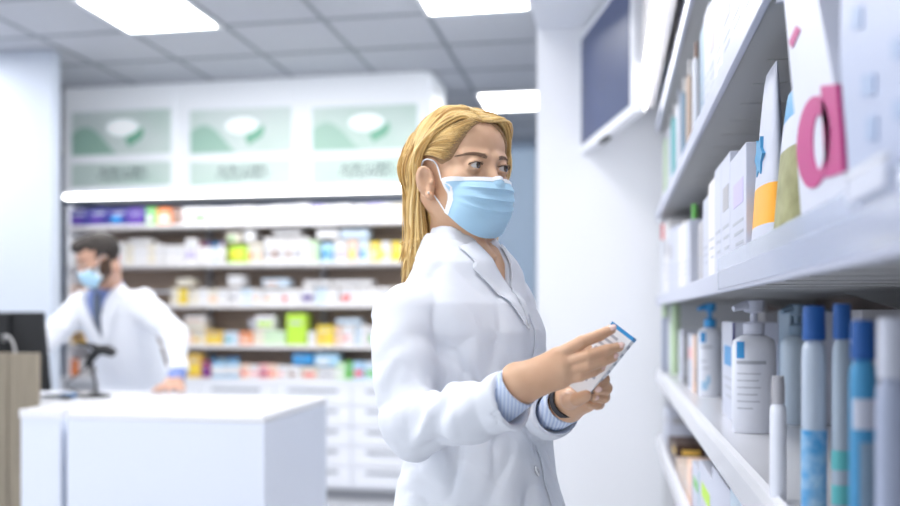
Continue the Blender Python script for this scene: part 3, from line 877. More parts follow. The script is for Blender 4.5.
# ---------------------------------------------------------------- MAN behind the counter
hp=at_z(171,392,.95); hv=Matrix.Rotation(-YAW,3,'Z')@hp
OM=np.array((V(128,390,4.5)[0],4.5,0.)); 
def mv(px,py,d): return np.array(V(px,py,d))-OM
hand_c=np.array((hv.x,hv.y,.95))-OM
print('man hand depth',hv.y)
HM=mv(98,259,4.22); MHm=np.array(Euler((R(24),0,R(-46)),'XYZ').to_matrix())
# head local -> pitched down, then turned
_M=Matrix.Rotation(R(-46),3,'Z')@Matrix.Rotation(R(24),3,'X')@Matrix.Rotation(R(0),3,'Y'); MHm=np.array(_M,dtype=f4)
def HMW(v): return np.asarray(v,float)@np.array(_M).T+HM
TM=Matrix.Rotation(R(-22),3,'Z'); MTm=np.array(TM,dtype=f4)
def lean(z): return np.interp(z,[.4,.95,1.42],[.02,.02,-.05]),np.interp(z,[.4,.95,1.42],[.12,.06,-.14])
MT_TAB=[(.45,0,.23,.19),(.85,0,.205,.16),(1.05,0,.185,.145),(1.2,-.0,.19,.145),(1.30,.0,.205,.14),(1.36,.0,.20,.12),(1.40,.005,.16,.095),(1.43,.01,.10,.075),(1.46,.01,.07,.062)]
def mtorso(P,g=0.,tab=MT_TAB):
    lx,ly=lean(P[2]); x,y,z=loc((P[0]-lx,P[1]-ly,P[2]),(0,0,0),MTm)
    zz=[t[0] for t in tab]; rx=np.interp(z,zz,[t[2] for t in tab])+g; ry=np.interp(z,zz,[t[3] for t in tab])+g
    k=np.sqrt((x/rx)**2+(y/ry)**2); return np.maximum((k-1)*np.minimum(rx,ry)*.85,np.maximum(tab[0][0]-z,z-tab[-1][0])).astype(f4)
def TLm(x,y,z):
    a,b=lean(z); q=TM@Vector((x,y,z)); return np.array((q.x+float(a),q.y+float(b),z))
SL=TLm(.185,0,1.355); EL=mv(176,336,4.27); WL=hand_c+np.array((.015,.06,.085))
SR=TLm(-.185,0,1.34); ER=mv(57,331,4.30); WR=mv(36,353,4.22)
def mcoat(P):
    d=mtorso(P)
    x,y,z=loc((P[0]-lean(P[2])[0],P[1]-lean(P[2])[1],P[2]),(0,0,0),MTm)
    d=d+creases(P,.014,(7,7,4),21)
    a=smin(chain(P,[SL,EL],[.078,.060],.02),cone(P,EL,WL,.060,.050),.02)+creases(P,.014,(13,13,9),22)
    b=smin(chain(P,[SR,ER],[.078,.060],.02),cone(P,ER,WR,.060,.048),.02)+creases(P,.014,(13,13,9),23)
    d=smin(smin(d,a,.03),b,.03)
    w=np.maximum(np.abs(x)-np.clip((z-1.17)*.36,-.02,.075),np.maximum(y+.04,1.15-z)); d=smax(d,-w,.006)
    d=smax(d,-ell(P,TLm(0,-.0,1.50),(.068,.068,.11)),.006)
    n=(WL-EL)/np.linalg.norm(WL-EL); c=(P[0]-WL[0])*n[0]+(P[1]-WL[1])*n[1]+(P[2]-WL[2])*n[2]
    r=np.sqrt((P[0]-WL[0])**2+(P[1]-WL[1])**2+(P[2]-WL[2])**2)
    d=np.where(r<.12,smax(d,c-.0,.004),d)
    return d.astype(f4)
def mshirt(P):
    x,y,z=loc((P[0]-lean(P[2])[0],P[1]-lean(P[2])[1],P[2]),(0,0,0),MTm)
    d=mtorso(P,-.03); d=smin(d,cone(P,TLm(0,0,1.38),TLm(0,-.01,1.455),.068,.062),.02)
    d=smax(d,-ell(P,TLm(0,-.01,1.53),(.054,.054,.11)),.006); d=np.maximum(d,1.0-z)
    cf=np.maximum(cone(P,WL-(WL-EL)*.1,WL+(hand_c-WL)*.35,.042,.040),0-9); return np.minimum(d,cf).astype(f4)
def mbody(P):
    d=head_sdf(loc(P,HM,MHm),True)
    a=HMW([(0,.03,-.05)])[0]; d=smin(d,chain(P,[a,TLm(0,.01,1.42),TLm(0,0,1.32)],[.057,.060,.07],.02),.02)
    return d
def mhand(P,c=None,s=1,wr=None):
    c=hand_c if c is None else c; wr=WL if wr is None else wr
    z=np.array((0,0,.017)); m=[c+np.array((s*(.034-.022*i),-.02+.006*abs(i-1),.022)) for i in range(4)]
    d=None
    for q in m: 
        e=cone(P,wr,q,.026,.0145); d=e if d is None else smin(d,e,.012)
    for i,q in enumerate(m):
        L=(.062,.072,.068,.054)[i]; dx=s*(.35-.28*i)
        p1=q+np.array((dx*L*.5,-L*.5,.004)); p2=q+np.array((dx*L,-L,-.012)); d=smin(d,chain(P,[q,p1,p2],[.0125,.0105,.0085],.003),.004)
    t0=wr*.6+c*.4+np.array((s*.02,0,-.0)); d=smin(d,chain(P,[t0,c+np.array((s*.052,.0,.016)),c+np.array((s*.066,-.035,.010))],[.018,.013,.0095],.004),.008)
    return d
hr_c=WR+np.array((-.06,-.05,-.0)); hr_c[2]=.951
def mlegs(P):
    d=mtorso(P,-.035)
    d=np.where(P[2]<.8,d*0+1,d)
    for sh,el_,wr_ in ((SL,EL,WL),(SR,ER,WR)): d=smin(d,chain(P,[sh,el_,wr_],[.045,.038,.028],.02),.02)
    for s in (-1,1): 
        h=TLm(s*.09,.0,.9); d=smin(d,chain(P,[h,np.array((h[0],h[1]+.0,.5)),np.array((h[0],h[1]+.03,.1)),np.array((h[0],h[1]-.08,.045))],[.09,.06,.045,.035],.03),.03)
    return d
parts=[]
v,q=surf(mbody,HM-np.array((.15,.17,.30)),HM+np.array((.22,.20,.16)),.0035); parts.append((v,q,0))
v,q=surf(mhand,hand_c-np.array((.13,.16,.03)),hand_c+np.array((.13,.12,.14)),.003); parts.append((v,q,0))
v,q=surf(lambda P:mhand(P,hr_c,-1,WR),hr_c-np.array((.16,.16,.03)),hr_c+np.array((.18,.16,.20)),.003); parts.append((v,q,0))
v,q=surf(mlegs,(-.75,-.75,.0),(.5,.5,1.45),.012); parts.append((smooth_np(v,q,1),q,0))
eyes(parts,(0,-1,-.5),HMW)
man=np_mesh('person',parts,[skin_m,eye_w,iris_m,pupil_m])
l=Matrix.Rotation(YAW,3,'Z')@Vector(OM); man.location=(l.x,l.y,0); man.rotation_euler=(0,0,YAW)
tag(man,'bearded dark-haired person in white coat, face mask and tie leaning on the counter','person')
v,q=surf(mcoat,(-.85,-.85,.42),(.5,.5,1.5),.009); mco=np_mesh('lab_coat',[(smooth_np(v,q,1),q,0)],[coat_m],man)
blue_s=mat('blue shirt cotton',(.22,.30,.62),.8)
v,q=surf(mshirt,(-.45,-.5,.9),(.5,.4,1.5),.007); ms=np_mesh('shirt',[(smooth_np(v,q,1),q,0)],[blue_s],man)
def onm(pl,off,fn):
    o=np.array([TLm(*p) for p in pl]); d=np.tile(np.array(TM@Vector((0,1,0))),(len(o),1)); o2=o-d*.4
    h=march(fn,o2,d,80,1.); g=sgrad(fn,(h[:,0].astype(f4),h[:,1].astype(f4),h[:,2].astype(f4))); return h+np.stack(g,1)*off
nrm=Vector(TM@Vector((0,-1,.1)))
P=[]
for z in np.linspace(1.425,1.16,16):
    w=np.interp(z,[1.16,1.40,1.405,1.43],[.036,.018,.024,.018]); P.append([tuple(a) for a in onm([(w*k,0,z) for k in (-1,-.5,0,.5,1)],.004,mshirt)])
MB().slab(P,nrm,.006).build('necktie',mat('grey blue tie',(.10,.13,.19),.6),man,smooth=True)
for s in (-1,1):
    P=[]
    for i,z in enumerate(np.linspace(1.43,1.13,16)):
        xi=s*(max(.002,(z-1.17)*.36)+.001); w=np.interp(i/15,[0,.25,.32,.7,1],[.04,.055,.065,.04,.004]); P.append([tuple(a) for a in onm([(xi+s*w*k/4,0,z-.02*k/4) for k in range(5)],.005,mcoat)])
    MB().slab(P,nrm,.004).build('lapel',coat_m,mco,smooth=True,angle=60)
    P=[]
    for i in range(12):
        t=i/11; ph=R(np.interp(t,[0,1],[20,172]))*s; row=[]
        for (r,z) in ((.060,1.44),(.062,1.462),(.070,1.462),(.080,1.43)):
            zz=z-.035*t**2; c=TLm(0,0,1.42); dx,dy=r*math.sin(ph),r*math.cos(ph); qv=TM@Vector((dx,dy,0)); row.append((c[0]+qv.x,c[1]+qv.y,zz))
        P.append(row)
    MB().slab(P,lambda p:Vector((p.x-TLm(0,0,1.42)[0],p.y-TLm(0,0,1.42)[1],.02)).normalized(),.004).build('shirt_collar',blue_s,ms,smooth=True)
dark_hair=mat('dark brown hair',(.025,.016,.012),.55,bump=.5,bscale=90,var=.5,vscale=60,stretch=(1,1,.3))
beard_m=mat('brown beard',(.10,.055,.035),.7,bump=.5,bscale=200,var=.4,vscale=80)
def mhair(P):
    x,y,z=P; ax=np.abs(x)
    d=smin(ell(P,(0,.018,.035),(.078,.100,.086)),ell(P,(0,-.045,.085),(.055,.050,.032)),.03)
    d=d+vnoise(P,(60,60,60),31)*.003+vnoise(P,(25,25,25),32)*.003
    d=smax(d,-ell(P,(0,-.095,-.02),(.075,.060,.085)),.006); d=smax(d,-ell((ax,y,z),(.085,-.005,-.025),(.04,.040,.045)),.006)
    return np.maximum(d,-.06-z+np.clip(y,-.1,.1)*-.2).astype(f4)
v,q=surf(mhair,(-.12,-.14,-.12),(.12,.16,.16),.004); np_mesh('hair',[(HMW(v),q,0)],[dark_hair],man)
def mbeard(P):
    x,y,z=P; d=head_sdf(P,True)-.005+vnoise(P,(70,70,70),33)*.003
    top=z-np.interp(np.abs(x),[0,.03,.055,.08],[-.055,-.055,-.035,.0]).astype(f4)
    d=smax(d,top,.004); d=smax(d,y-.012,.004); d=smax(d,-.125-z,.004); return d.astype(f4)
v,q=surf(mbeard,(-.1,-.12,-.14),(.1,.04,.03),.0035); np_mesh('beard',[(HMW(v),q,0)],[beard_m],man)
mask_mesh(man,HMW)
for s in (-1,1): MB().tube([tuple(a) for a in HMW([(s*.012,-.0935,.017),(s*.03,-.092,.024),(s*.05,-.076,.018)])],[.004,.0045,.002],6,flat=.6).build('eyebrow',dark_hair,man)
v,q=surf(lambda P:np.maximum(smin(*[chain(P,[TLm(s*.09,0,.88),np.array((TLm(s*.09,0,.9)[0],TLm(s*.09,0,.9)[1],.5)),np.array((TLm(s*.09,0,.9)[0],TLm(s*.09,0,.9)[1]+.03,.10))],[.10,.08,.07],.03) for s in (-1,1)],.02),.06-P[2]),(-.4,-.4,.04),(.4,.4,1.0),.012); np_mesh('trousers',[(smooth_np(v,q,2),q,0)],[MATS['navy trousers']],man)
for s in (-1,1):
    h=TLm(s*.09,0,.9); v,q=surf(lambda P:np.maximum(cone(P,(h[0],h[1]+.04,.045),(h[0],h[1]-.15,.04),.046,.042),-P[2]),(-.5,-.5,-.02),(.5,.5,.12),.008); np_mesh('shoe',[(smooth_np(v,q,1),q,0)],[mat('black leather',(.02,.02,.02),.35)],man)
# ================================================================ WALL SHELVES BEHIND THE COUNTER
YB=6.2   # front plane of the wall unit
XL=at_y(66,200,YB).x; XR_=at_y(436,200,YB).x
def ZB(px,py,Y=YB): return at_y(px,py,Y).z
shz=[ZB(300,v) for v in (221.5,262,304,345)]
ledge=ZB(300,379); base_top=ledge-.0
print('shelves z',shz,ledge,'x',XL,XR_)
DEP=.36
shelf_edge=mat('shelf edge white',(.80,.78,.79),.45)
backpanel=mat('taupe back panel',(.43,.335,.27),.7,var=.1,vscale=3)
unit=empty('shelf_unit',((XL+XR_)/2,YB+DEP/2,0),0,'long open wall shelving filled with medicine boxes behind the counter','shelves')
def loc_(b): return b
def child(mb,name,m,par,smooth=False,**k):
    o=mb.build(name,m,None,smooth=smooth,**k); o.parent=par; o.matrix_parent_inverse=Matrix.Translation(par.location).inverted() if par.rotation_euler.z==0 else par.matrix_basis.inverted(); return o
child(MB().box((XL,YB+DEP-.02,ledge),(XR_,YB+DEP,2.13)),'back_panel',backpanel,unit)
for z in shz:
    child(MB().box((XL+.02,YB,z-.028),(XR_-.02,YB+DEP-.02,z),.003),'shelf',shelf_edge,unit)
for x in (XL,XR_-.02): child(MB().box((x,YB,ledge),(x+.02,YB+DEP-.02,2.13),.002),'side_panel',white_lam,unit)
for fx in (.36,.68):
    x=XL+(XR_-XL)*fx; child(MB().box((x-.012,YB+.25,ledge),(x+.012,YB+DEP-.02,2.13),.002),'upright',mat('grey upright',(.42,.42,.45),.4),unit)
# drawer base
base=empty('drawer_cabinet',((XL+XR_)/2,YB,0),0,'long white base cabinet with drawers under the wall shelving','cabinet')
bf=YB-.12
child(MB().box((XL,bf,.08),(XR_,YB+DEP,ledge-.03)),'body',white_lam,base)
child(MB().box((XL,bf-.02,ledge-.03),(XR_,YB+DEP,ledge-.002),.004),'worktop',white_lam,base)
child(MB().box((XL,bf+.04,0),(XR_,YB+DEP,.08)),'plinth',mat('grey plinth',(.3,.31,.34),.6),base)
ncol=5; nr=5; cw=(XR_-XL)/ncol; rh=(ledge-.03-.10)/nr
hand_m=mat('drawer grip grey',(.40,.42,.46),.4)  # plain grey of the drawer handles
for i in range(ncol):
    for j in range(nr):
        x0=XL+i*cw; z0=.10+j*rh
        d=child(MB().box((x0+.005,bf-.018,z0+.005),(x0+cw-.005,bf+.002,z0+rh-.006),.003),'drawer',white_lam,base)
        h=MB().box((x0+cw*.18,bf-.030,z0+rh-.05),(x0+cw*.82,bf-.016,z0+rh-.028),.003).build('handle',hand_m,None); h.parent=d
# illuminated header
hy=YB-.14
hz0=ZB(250,190,hy); hz1=at_y(250,79.5,hy).z
print('header',hz0,hz1)
hl=at_y(64,130,hy).x; hr=at_y(432,130,hy).x
head=empty('sign_header',((hl+hr)/2,hy,hz0),0,'long white lit header with three green panels above the wall shelving','sign')
hm=mat('header white acrylic',(.86,.89,.93),.4,emis=.08)
poly=[(hl,hy),(hr-.08,hy),(hr-.03,hy+.015),(hr-.005,hy+.05),(hr,hy+.10),(hr,YB+DEP),(hl,YB+DEP)]
child(MB().prism(poly,'z',hz0,hz1),'header_box',hm,head)
child(MB().box((hl,hy-.004,hz0-.028),(hr-.06,hy+.05,hz0),.004),'light_strip',led_m,head)
gp=mat('sign panel pale green',(.54,.72,.63),.4,col2=(.72,.81,.78),vscale=1.6)
g2=mat('sign panel leaf green',(.22,.52,.36),.4)
g3=mat('sign panel mint',(.38,.60,.49),.4)
gw=mat('sign emblem white',(.88,.92,.93),.3,emis=.15)
gt=mat('sign lettering grey green',(.10,.17,.17),.5)
lab=['leftmost','middle','rightmost']
for k,(a,b) in enumerate(((70,176),(188,296),(310,432))):
    xa=at_y(a+3,150,hy).x; xb=at_y(b-4,150,hy).x if k<2 else at_y(b-14,150,hy).x
    z=lambda py:at_y((a+b)/2,py,hy).z
    off={0:2,1:0,2:-3}[k]
    t0,t1,u0,u1=z(109+off),z(153+off),z(161+off),z(185+off*.6)
    fr=child(MB().box((at_y(a,150,hy).x,hy-.012,hz0+.03),(at_y(b,150,hy).x,hy-.002,hz1-.04),.004),'panel_frame',hm,head)
    p=MB(); p.use(gp).box((xa,hy-.017,t1),(xb,hy-.011,t0),.001)
    w_=xb-xa
    # soft mint hill at the left of the picture
    hill=[(xa+.005,t1+.005)]+[(xa+w_*.45*q/12,t1+.01+(t0-t1)*.62*math.sin(math.pi*(.28+.72*q/12))**1.2) for q in range(13)]+[(xa+w_*.5,t1+.005)]
    p.use(g3).prism(hill,'y',hy-.0185,hy-.0165)
    c1=child(p,'picture_panel',None,head)
    p=MB(); cx,cz=xa+w_*.52,(t0+t1)/2+.035
    p.use(gw).prism([(cx+.125*math.cos(q*math.pi/16),cz+.062*math.sin(q*math.pi/16)) for q in range(32)],'y',hy-.026,hy-.016)
    lf_=[(cx+.02,cz-.075),(cx+.06,cz-.055),(cx+.13,cz-.02),(cx+.16,cz-.0),(cx+.165,cz-.05),(cx+.14,cz-.09),(cx+.09,cz-.115),(cx+.05,cz-.14)]
    p.use(g2).prism(lf_,'y',hy-.024,hy-.0165)
    e_=p.build('emblem',None,None); e_.parent=c1
    p=MB(); p.use(gp).box((xa,hy-.017,u1),(xb,hy-.011,u0),.001)
    p.use(gt); rr=random.Random(4); 
    for row,(zz,hh) in enumerate((((u0+u1)/2+.028,.036),((u0+u1)/2-.022,.036))):
        x=cx-.19 if row else cx-.17; xe=cx+.19 if row else cx+.18
        while x<xe:
            ww=rr.choice((.018,.024,.03)); sl=rr.choice((0,.006,-.004))
            p.box((x,hy-.019,zz-hh/2),(x+.007,hy-.0165,zz+hh/2)); p.box((x,hy-.019,zz-hh/2+rr.choice((0,.014,.028))),(x+ww,hy-.0165,zz-hh/2+.008+rr.choice((0,.014,.026))))
            x+=ww+.010
    child(p,'name_panel',None,head)
# ---------------------------------------------------------------- goods on the wall shelves
def cmat(c,nm=None):
    return mat('carton '+(nm or '%02x%02x%02x'%tuple(int(q*255) for q in c)),c,.45)
PAL={'white':(.80,.79,.80),'cream':(.80,.74,.62),'navy':(.035,.03,.20),'violet':(.10,.05,.30),'green':(.16,.50,.12),'orange':(.85,.25,.06),'brown':(.32,.20,.16),
 'lime':(.50,.78,.06),'yellow':(.88,.66,.06),'pink':(.85,.42,.42),'red':(.75,.10,.10),'blue':(.05,.16,.55),'sky':(.38,.62,.82),'pale blue':(.62,.74,.86),'grey':(.42,.42,.46),
 'pale green':(.62,.80,.55),'lilac':(.55,.50,.78),'peach':(.88,.62,.48),'maroon':(.35,.03,.14),'gold':(.80,.52,.10),'teal':(.10,.45,.48)}
ORD=['first','second','third','fourth','fifth','sixth','seventh','eighth','ninth','tenth','eleventh','twelfth','thirteenth','fourteenth','fifteenth','sixteenth','seventeenth','eighteenth','nineteenth','twentieth','twenty-first','twenty-second','twenty-third','twenty-fourth','twenty-fifth','twenty-sixth','twenty-seventh','twenty-eighth','twenty-ninth','thirtieth']
SHN=['top','second','third','fourth','bottom']
cnt={}
def good(shelf,x0,x1,z,h,col,kind='box',y0=None,dep=None,mark=None,stack=0):
    'one packet standing with its face at y0'
    c=cmat(PAL[col],col); y0=YB+.02 if y0 is None else y0; dep=dep or min(.2,max(.06,(x1-x0)*.8))
    cx=(x0+x1)/2; w=(x1-x0)/2-.0015
    m=MB()
    if kind=='box':
        m.use(c).box((-w,0,0),(w,dep,h),.002)
        if mark:
            m.use(cmat(PAL[mark],mark)).box((-w*.8,-.0012,h*.18),(w*(.2 if (shelf+int(x0*50))%2 else .8),.002,h*.52))
            m.use(mat('grey print',(.45,.48,.55))).box((-w*.7,-.0012,h*.66),(w*.6,.002,h*.76))
        else:
            m.use(mat('grey print',(.45,.48,.55))).box((-w*.7,-.0012,h*.60),(w*.4,.002,h*.68))
        nm,cat='medicine_box','box'
    elif kind=='bottle':
        r=min(w,.05); m.use(c).lathe([(r*.9,0),(r,h*.03),(r,h*.66),(r*.85,h*.74),(r*.42,h*.80),(r*.42,h*.84)],(0,r,0),14)
        m.use(cmat(PAL[mark or 'white'],mark or 'white')).lathe([(r*.5,h*.83),(r*.5,h),],(0,r,0),14)
        if mark!='white': m.use(cmat(PAL['white'],'white')).lathe([(r*1.012,h*.16),(r*1.012,h*.55)],(0,r,0),14,cap=False)
        nm,cat='medicine_bottle','bottle'
    elif kind=='bag':
        n=7; P=[]
        for i in range(n+1):
            t=i/n; th=.035*(1-t)**.7+.003; P.append([(x,th*0+y,h*t) for x,y in ((-w,dep*.3),(-w*.7,dep*.3-th),(0,dep*.3-th*1.4),(w*.7,dep*.3-th),(w,dep*.3),(w*.7,dep*.3+th),(0,dep*.3+th*1.4),(-w*.7,dep*.3+th),(-w,dep*.3))])
        m.use(c).grid(P); m.add([(-w,dep*.3,0),(w,dep*.3,0),(0,dep*.3+.03,0)],[(0,1,2)])
        if mark: m.use(cmat(PAL[mark],mark)).box((-w*.5,dep*.3-.05,h*.3),(w*.5,dep*.3-.03,h*.6),.003)
        nm,cat='product_pouch','bag'
    o=m.build(nm,None,smooth=(kind!='box')); o.location=(cx,y0,z+.0004)
    key=(shelf,col,nm,stack); cnt[key]=cnt.get(key,0)+1; k=cnt[key]
    word={'medicine_box':'carton','medicine_bottle':'bottle','product_pouch':'pouch'}[nm]
    st='lying on other packets ' if stack else ''
    o['_key']=(f'{shelf}|{col}|{word}|{stack}'); o['_n']=k
    tag(o,f'{ORD[k-1]} {col} {word} from the left {st}on the {SHN[shelf]} wall shelf'.replace('  ',' '),cat,f'goods on the {SHN[shelf]} wall shelf')
    return o
ZS=shz+[ledge]
def X(px,z=1.3): return at_y(px,250,YB+.02).x
def run(shelf,items):
    z=ZS[shelf]
    for it in items:
        pa,pb,hp,n,cols=it[:5]; kind=it[5] if len(it)>5 else 'box'; mark=it[6] if len(it)>6 else None
        xa,xb=X(pa),X(pb); w=(xb-xa)/n; h=hp*YB/900*1.02
        for i in range(n):
            col=cols[i%len(cols)]; hh=h*(1+rnd.uniform(-.05,.04)) if n>1 else h
            mk=mark[i%len(mark)] if isinstance(mark,(list,tuple)) else mark
            good(shelf,xa+i*w,xa+(i+1)*w,z,hh,col,kind,YB+.02+rnd.uniform(0,.02),None,mk)
def over(shelf,items):
    for pa,pb,zp,hp,col,*r in items:
        z=ZS[shelf]+zp*YB/900*1.02*1.05+.002
        good(shelf,X(pa),X(pb),z,hp*YB/900,col,'box',YB+.03,.12,r[0] if r else None,stack=1)
run(0,[(70,128,18,3,['navy'],'box',['violet','violet','blue']),(128,145,18,1,['violet']),(145,156,18,1,['green'],'box','white'),(157,171,17,1,['orange'],'box','white'),(172,180,17,1,['brown']),
 (182,192,17,1,['white'],'box','grey'),(192,208,17,1,['white'],'box','green'),(208,228,17,2,['white']),(228,244,17,1,['white'],'box','pink'),(244,262,17,2,['white'],'box',['peach','cream']),(262,310,18,4,['white']),
 (311,335,17,2,['lilac','white'],'box',['lilac','lilac']),(335,352,17,1,['white'],'box','lilac'),(353,382,17,2,['white','lilac'],'box',['lilac','white']),(382,392,17,1,['white'],'box','lime'),(393,432,17,4,['cream','white'])])
run(1,[(70,84,17,2,['white']),(112,124,23,1,['white'],'box','red'),(125,162,20,5,['cream','white','white']),(163,183,19,2,['white']),(184,196,26,1,['white'],'box','lilac'),
 (196,203,22,1,['white'],'bottle','maroon'),(203,210,22,1,['white'],'bottle','violet'),(210,217,22,1,['pale blue'],'bottle','blue'),(217,224,22,1,['white'],'bottle','lilac'),(225,246,19,1,['lime'],'bag','yellow'),(247,262,20,2,['cream'],'box',['orange','peach']),
 (263,308,26,6,['white'],'box',['grey','brown','grey','brown','grey','white']),(309,318,22,1,['pale green']),(319,333,19,1,['sky'],'bag','blue'),(334,346,22,1,['white'],'box','lilac'),(347,357,22,1,['peach'],'box','yellow'),(358,368,22,1,['pale blue'],'box','blue'),(369,380,20,1,['yellow'],'box','cream'),(381,390,20,1,['white'],'box','yellow'),(391,432,20,4,['yellow','white'])])
over(1,[(128,150,20,5,'white'),(226,240,21,10,'cream','green'),(243,254,21,12,'white'),(316,338,23,9,'white'),(340,368,23,8,'pale blue'),(272,300,27,4,'white')])
run(2,[(70,84,20,1,['peach'],'box','brown'),(170,186,17,2,['cream','yellow']),(187,228,16,4,['cream','white'],'box',['cream','white','peach','white']),(229,262,16,3,['white','pale blue','white'],'box',['grey','white','peach']),(263,300,16,4,['white'],'box',['peach','white','red','white']),(301,314,17,1,['white'],'box','violet'),(315,338,17,2,['pale blue','white']),(339,357,17,1,['white'],'box','red'),(358,380,17,2,['white']),(381,432,17,5,['white','cream'])])
over(2,[(176,192,18,8,'cream'),(227,242,18,11,'white'),(262,288,17,8,'pale blue','peach'),(303,330,18,5,'white'),(332,372,18,5,'white')])
run(3,[(70,84,18,1,['gold'],'box','brown'),(178,205,13,2,['peach','cream'],'box',['peach','gold']),(205,222,14,1,['gold'],'box','yellow'),(223,238,13,1,['pale blue'],'box','teal'),(239,252,13,1,['orange'],'box','peach'),(252,285,15,3,['cream','pale green','pale green']),(286,306,32,1,['lime'],'box','lime'),(307,315,14,1,['white']),(316,333,20,1,['yellow'],'box','gold'),(334,341,19,1,['peach']),(342,354,20,1,['white'],'box','pink'),(355,366,20,2,['pale blue','white']),(367,379,19,1,['white'],'box','green'),(380,432,19,5,['white','pale green','cream'])])
over(3,[(183,204,14,7,'cream'),(184,203,21.5,7,'white','peach'),(255,274,15.5,14,'white','lime'),(248,256,15,11,'grey'),(336,360,20.5,5,'pale blue')])
run(4,[(70,84,17,2,['orange','white']),(186,200,24,1,['gold'],'box','yellow'),(201,209,17,1,['maroon'],'box','violet'),(210,238,21,4,['sky'],'bottle',['blue','sky','blue','blue']),(239,286,14,5,['peach','white','pink'],'box',['red','pink','maroon']),(287,300,13,1,['white'],'box','brown'),(301,316,12,1,['cream'],'box','red'),(317,335,11,1,['white'],'box','grey'),(336,352,17,2,['pale green','green'],'box',['white','green']),(353,364,18,1,['sky'],'box','red'),(365,378,18,1,['pale blue'],'box','green'),(380,432,17,5,['white','sky','pale green'])])
over(4,[(292,312,13.5,11,'blue'),(314,338,12.5,12,'sky','white')])
# tidy labels: singletons lose the ordinal
_seen={}
for o in COL.objects:
    if '_key' in o: _seen.setdefault(o['_key'],[]).append(o)
for k,l in _seen.items():
    for o in l:
        if len(l)==1:
            o['label']=o['label'].split(' ',1)[1].replace(' from the left','') if False else 'only '+o['label'].split(' ',1)[1].replace(' from the left','')
for l in _seen.values():
    for o in l: del o['_key']; del o['_n']
# ---------------------------------------------------------------- COUNTER
CT_Z=.95
cf=at_z(264,415,CT_Z); cb=at_z(328,397,CT_Z); cl=at_z(67,411,CT_Z)
print('counter',cf,cb,cl)
yf=cf.y; yb=cb.y; xr=cf.x; xl_=at_z(67,411,CT_Z).x
cnt_m=mat('counter white gloss',(.74,.79,.90),.3)
def cab(name,x0,x1,y0,y1,lab,top=.03):
    t=empty(name,((x0+x1)/2,(y0+y1)/2,0),0,lab,'counter')
    child(MB().box((x0+.0,y0,.06),(x1,y1,CT_Z-top)),'body',cnt_m,t)
    child(MB().box((x0+.03,y0+.03,0),(x1-.03,y1-.03,.06)),'plinth',MATS['grey plinth'],t)
    child(MB().box((x0,y0-.0,CT_Z-top),(x1,y1,CT_Z),.006),'countertop',mat('countertop white',(.84,.85,.89),.22),t)
    return t
print('yf,yb',yf,yb)
cab('service_counter',xl_,xr,yf,yb,'large white box counter in front of the bearded person')
wy=yf+.17; wz=at_y(20,353,wy).z; wx=at_y(37.5,380,wy).x
x2=at_y(21,430,yf+.02).x; x3=at_y(60.5,430,yf+.02).x; x4=x2-.75
t=empty('service_counter',((x2+x3)/2,yf+.4,0),0,'white counter section left of the narrow gap, beside the wood panel','counter')
def lshape(z0,z1,e=0.):
    m=MB()
    m.prism([(x2-e,yf+.02-e),(x3,yf+.02-e),(x3,yb+.1),(x4,yb+.1),(x4,wy+.03),(wx+.008,wy+.03),(wx+.008,wy-.008),(x2-e,wy-.008)],'z',z0,z1); return m
child(lshape(.06,CT_Z-.03),'body',cnt_m,t); child(lshape(CT_Z-.03,CT_Z,.004),'countertop',MATS['countertop white'],t)
child(MB().box((x4+.05,wy+.1,0),(x3-.03,yb+.05,.06)),'plinth',MATS['grey plinth'],t)
wood=mat('grey oak laminate',(.29,.25,.19),.55,col2=(.20,.17,.13),vscale=5,stretch=(14,14,.8),bump=.08,bscale=30)
t=empty('counter_screen',(wx-.55,wy,0),0,'grey oak wood panel at the left edge in front of the monitor','panel')
child(MB().box((wx-.80,wy,0),(wx-.13,wy+.022,wz),.003),'panel',wood,t); child(MB().box((wx-.127,wy+.001,0),(wx-.0,wy+.021,wz),.003),'end_panel',wood,t)
# monitor seen from behind
my=3.42
ma=at_y(47,312,my); mb_=at_y(53,396,my)
blk=mat('black plastic',(.008,.009,.012),.65); dk=mat('dark grey plastic',(.04,.042,.048),.5)
t=empty('monitor',(ma.x-.22,my,CT_Z),R(0),'black flat monitor seen from behind, standing left of the barcode scanner','monitor')
zt=ma.z; zb=at_y(50,391,my).z
def tilt(mbd): return mbd
mb2=MB().box((-.30,-.012,zb-CT_Z),(.20,.018,zt-CT_Z),.006); 
mb2.v=[(x+(.035*(1-(z-(zb-CT_Z))/(zt-zb))),y+.05*(z-.2)*.3,z) for x,y,z in mb2.v]
mb2.build('screen_housing',blk,t)
MB().box((-.12,-.03,.20),(.06,-.012,.36),.012).build('rear_bulge',blk,t)
MB().tube([(-.02,-.035,.02),(-.02,-.045,.14),(-.02,-.02,.27)],[.022,.02,.02],10,flat=.5).build('stand',dk,t)
MB().lathe([(.0,0),(.12,0),(.12,.008),(.03,.018),(0,.018)],(0,-.02,.0004),28,cap=False).build('base',dk,t)
cab_=MB(); 
cab_.tube(catmull([(.04,-.03,.24),(.055,-.05,.262),(.085,-.06,.258),(.11,-.06,.22),(.115,-.05,.10),(.1,-.03,.008)],6),.006,8)
c_=cab_.build('cable',mat('grey cable',(.45,.45,.46),.5),t,smooth=True)
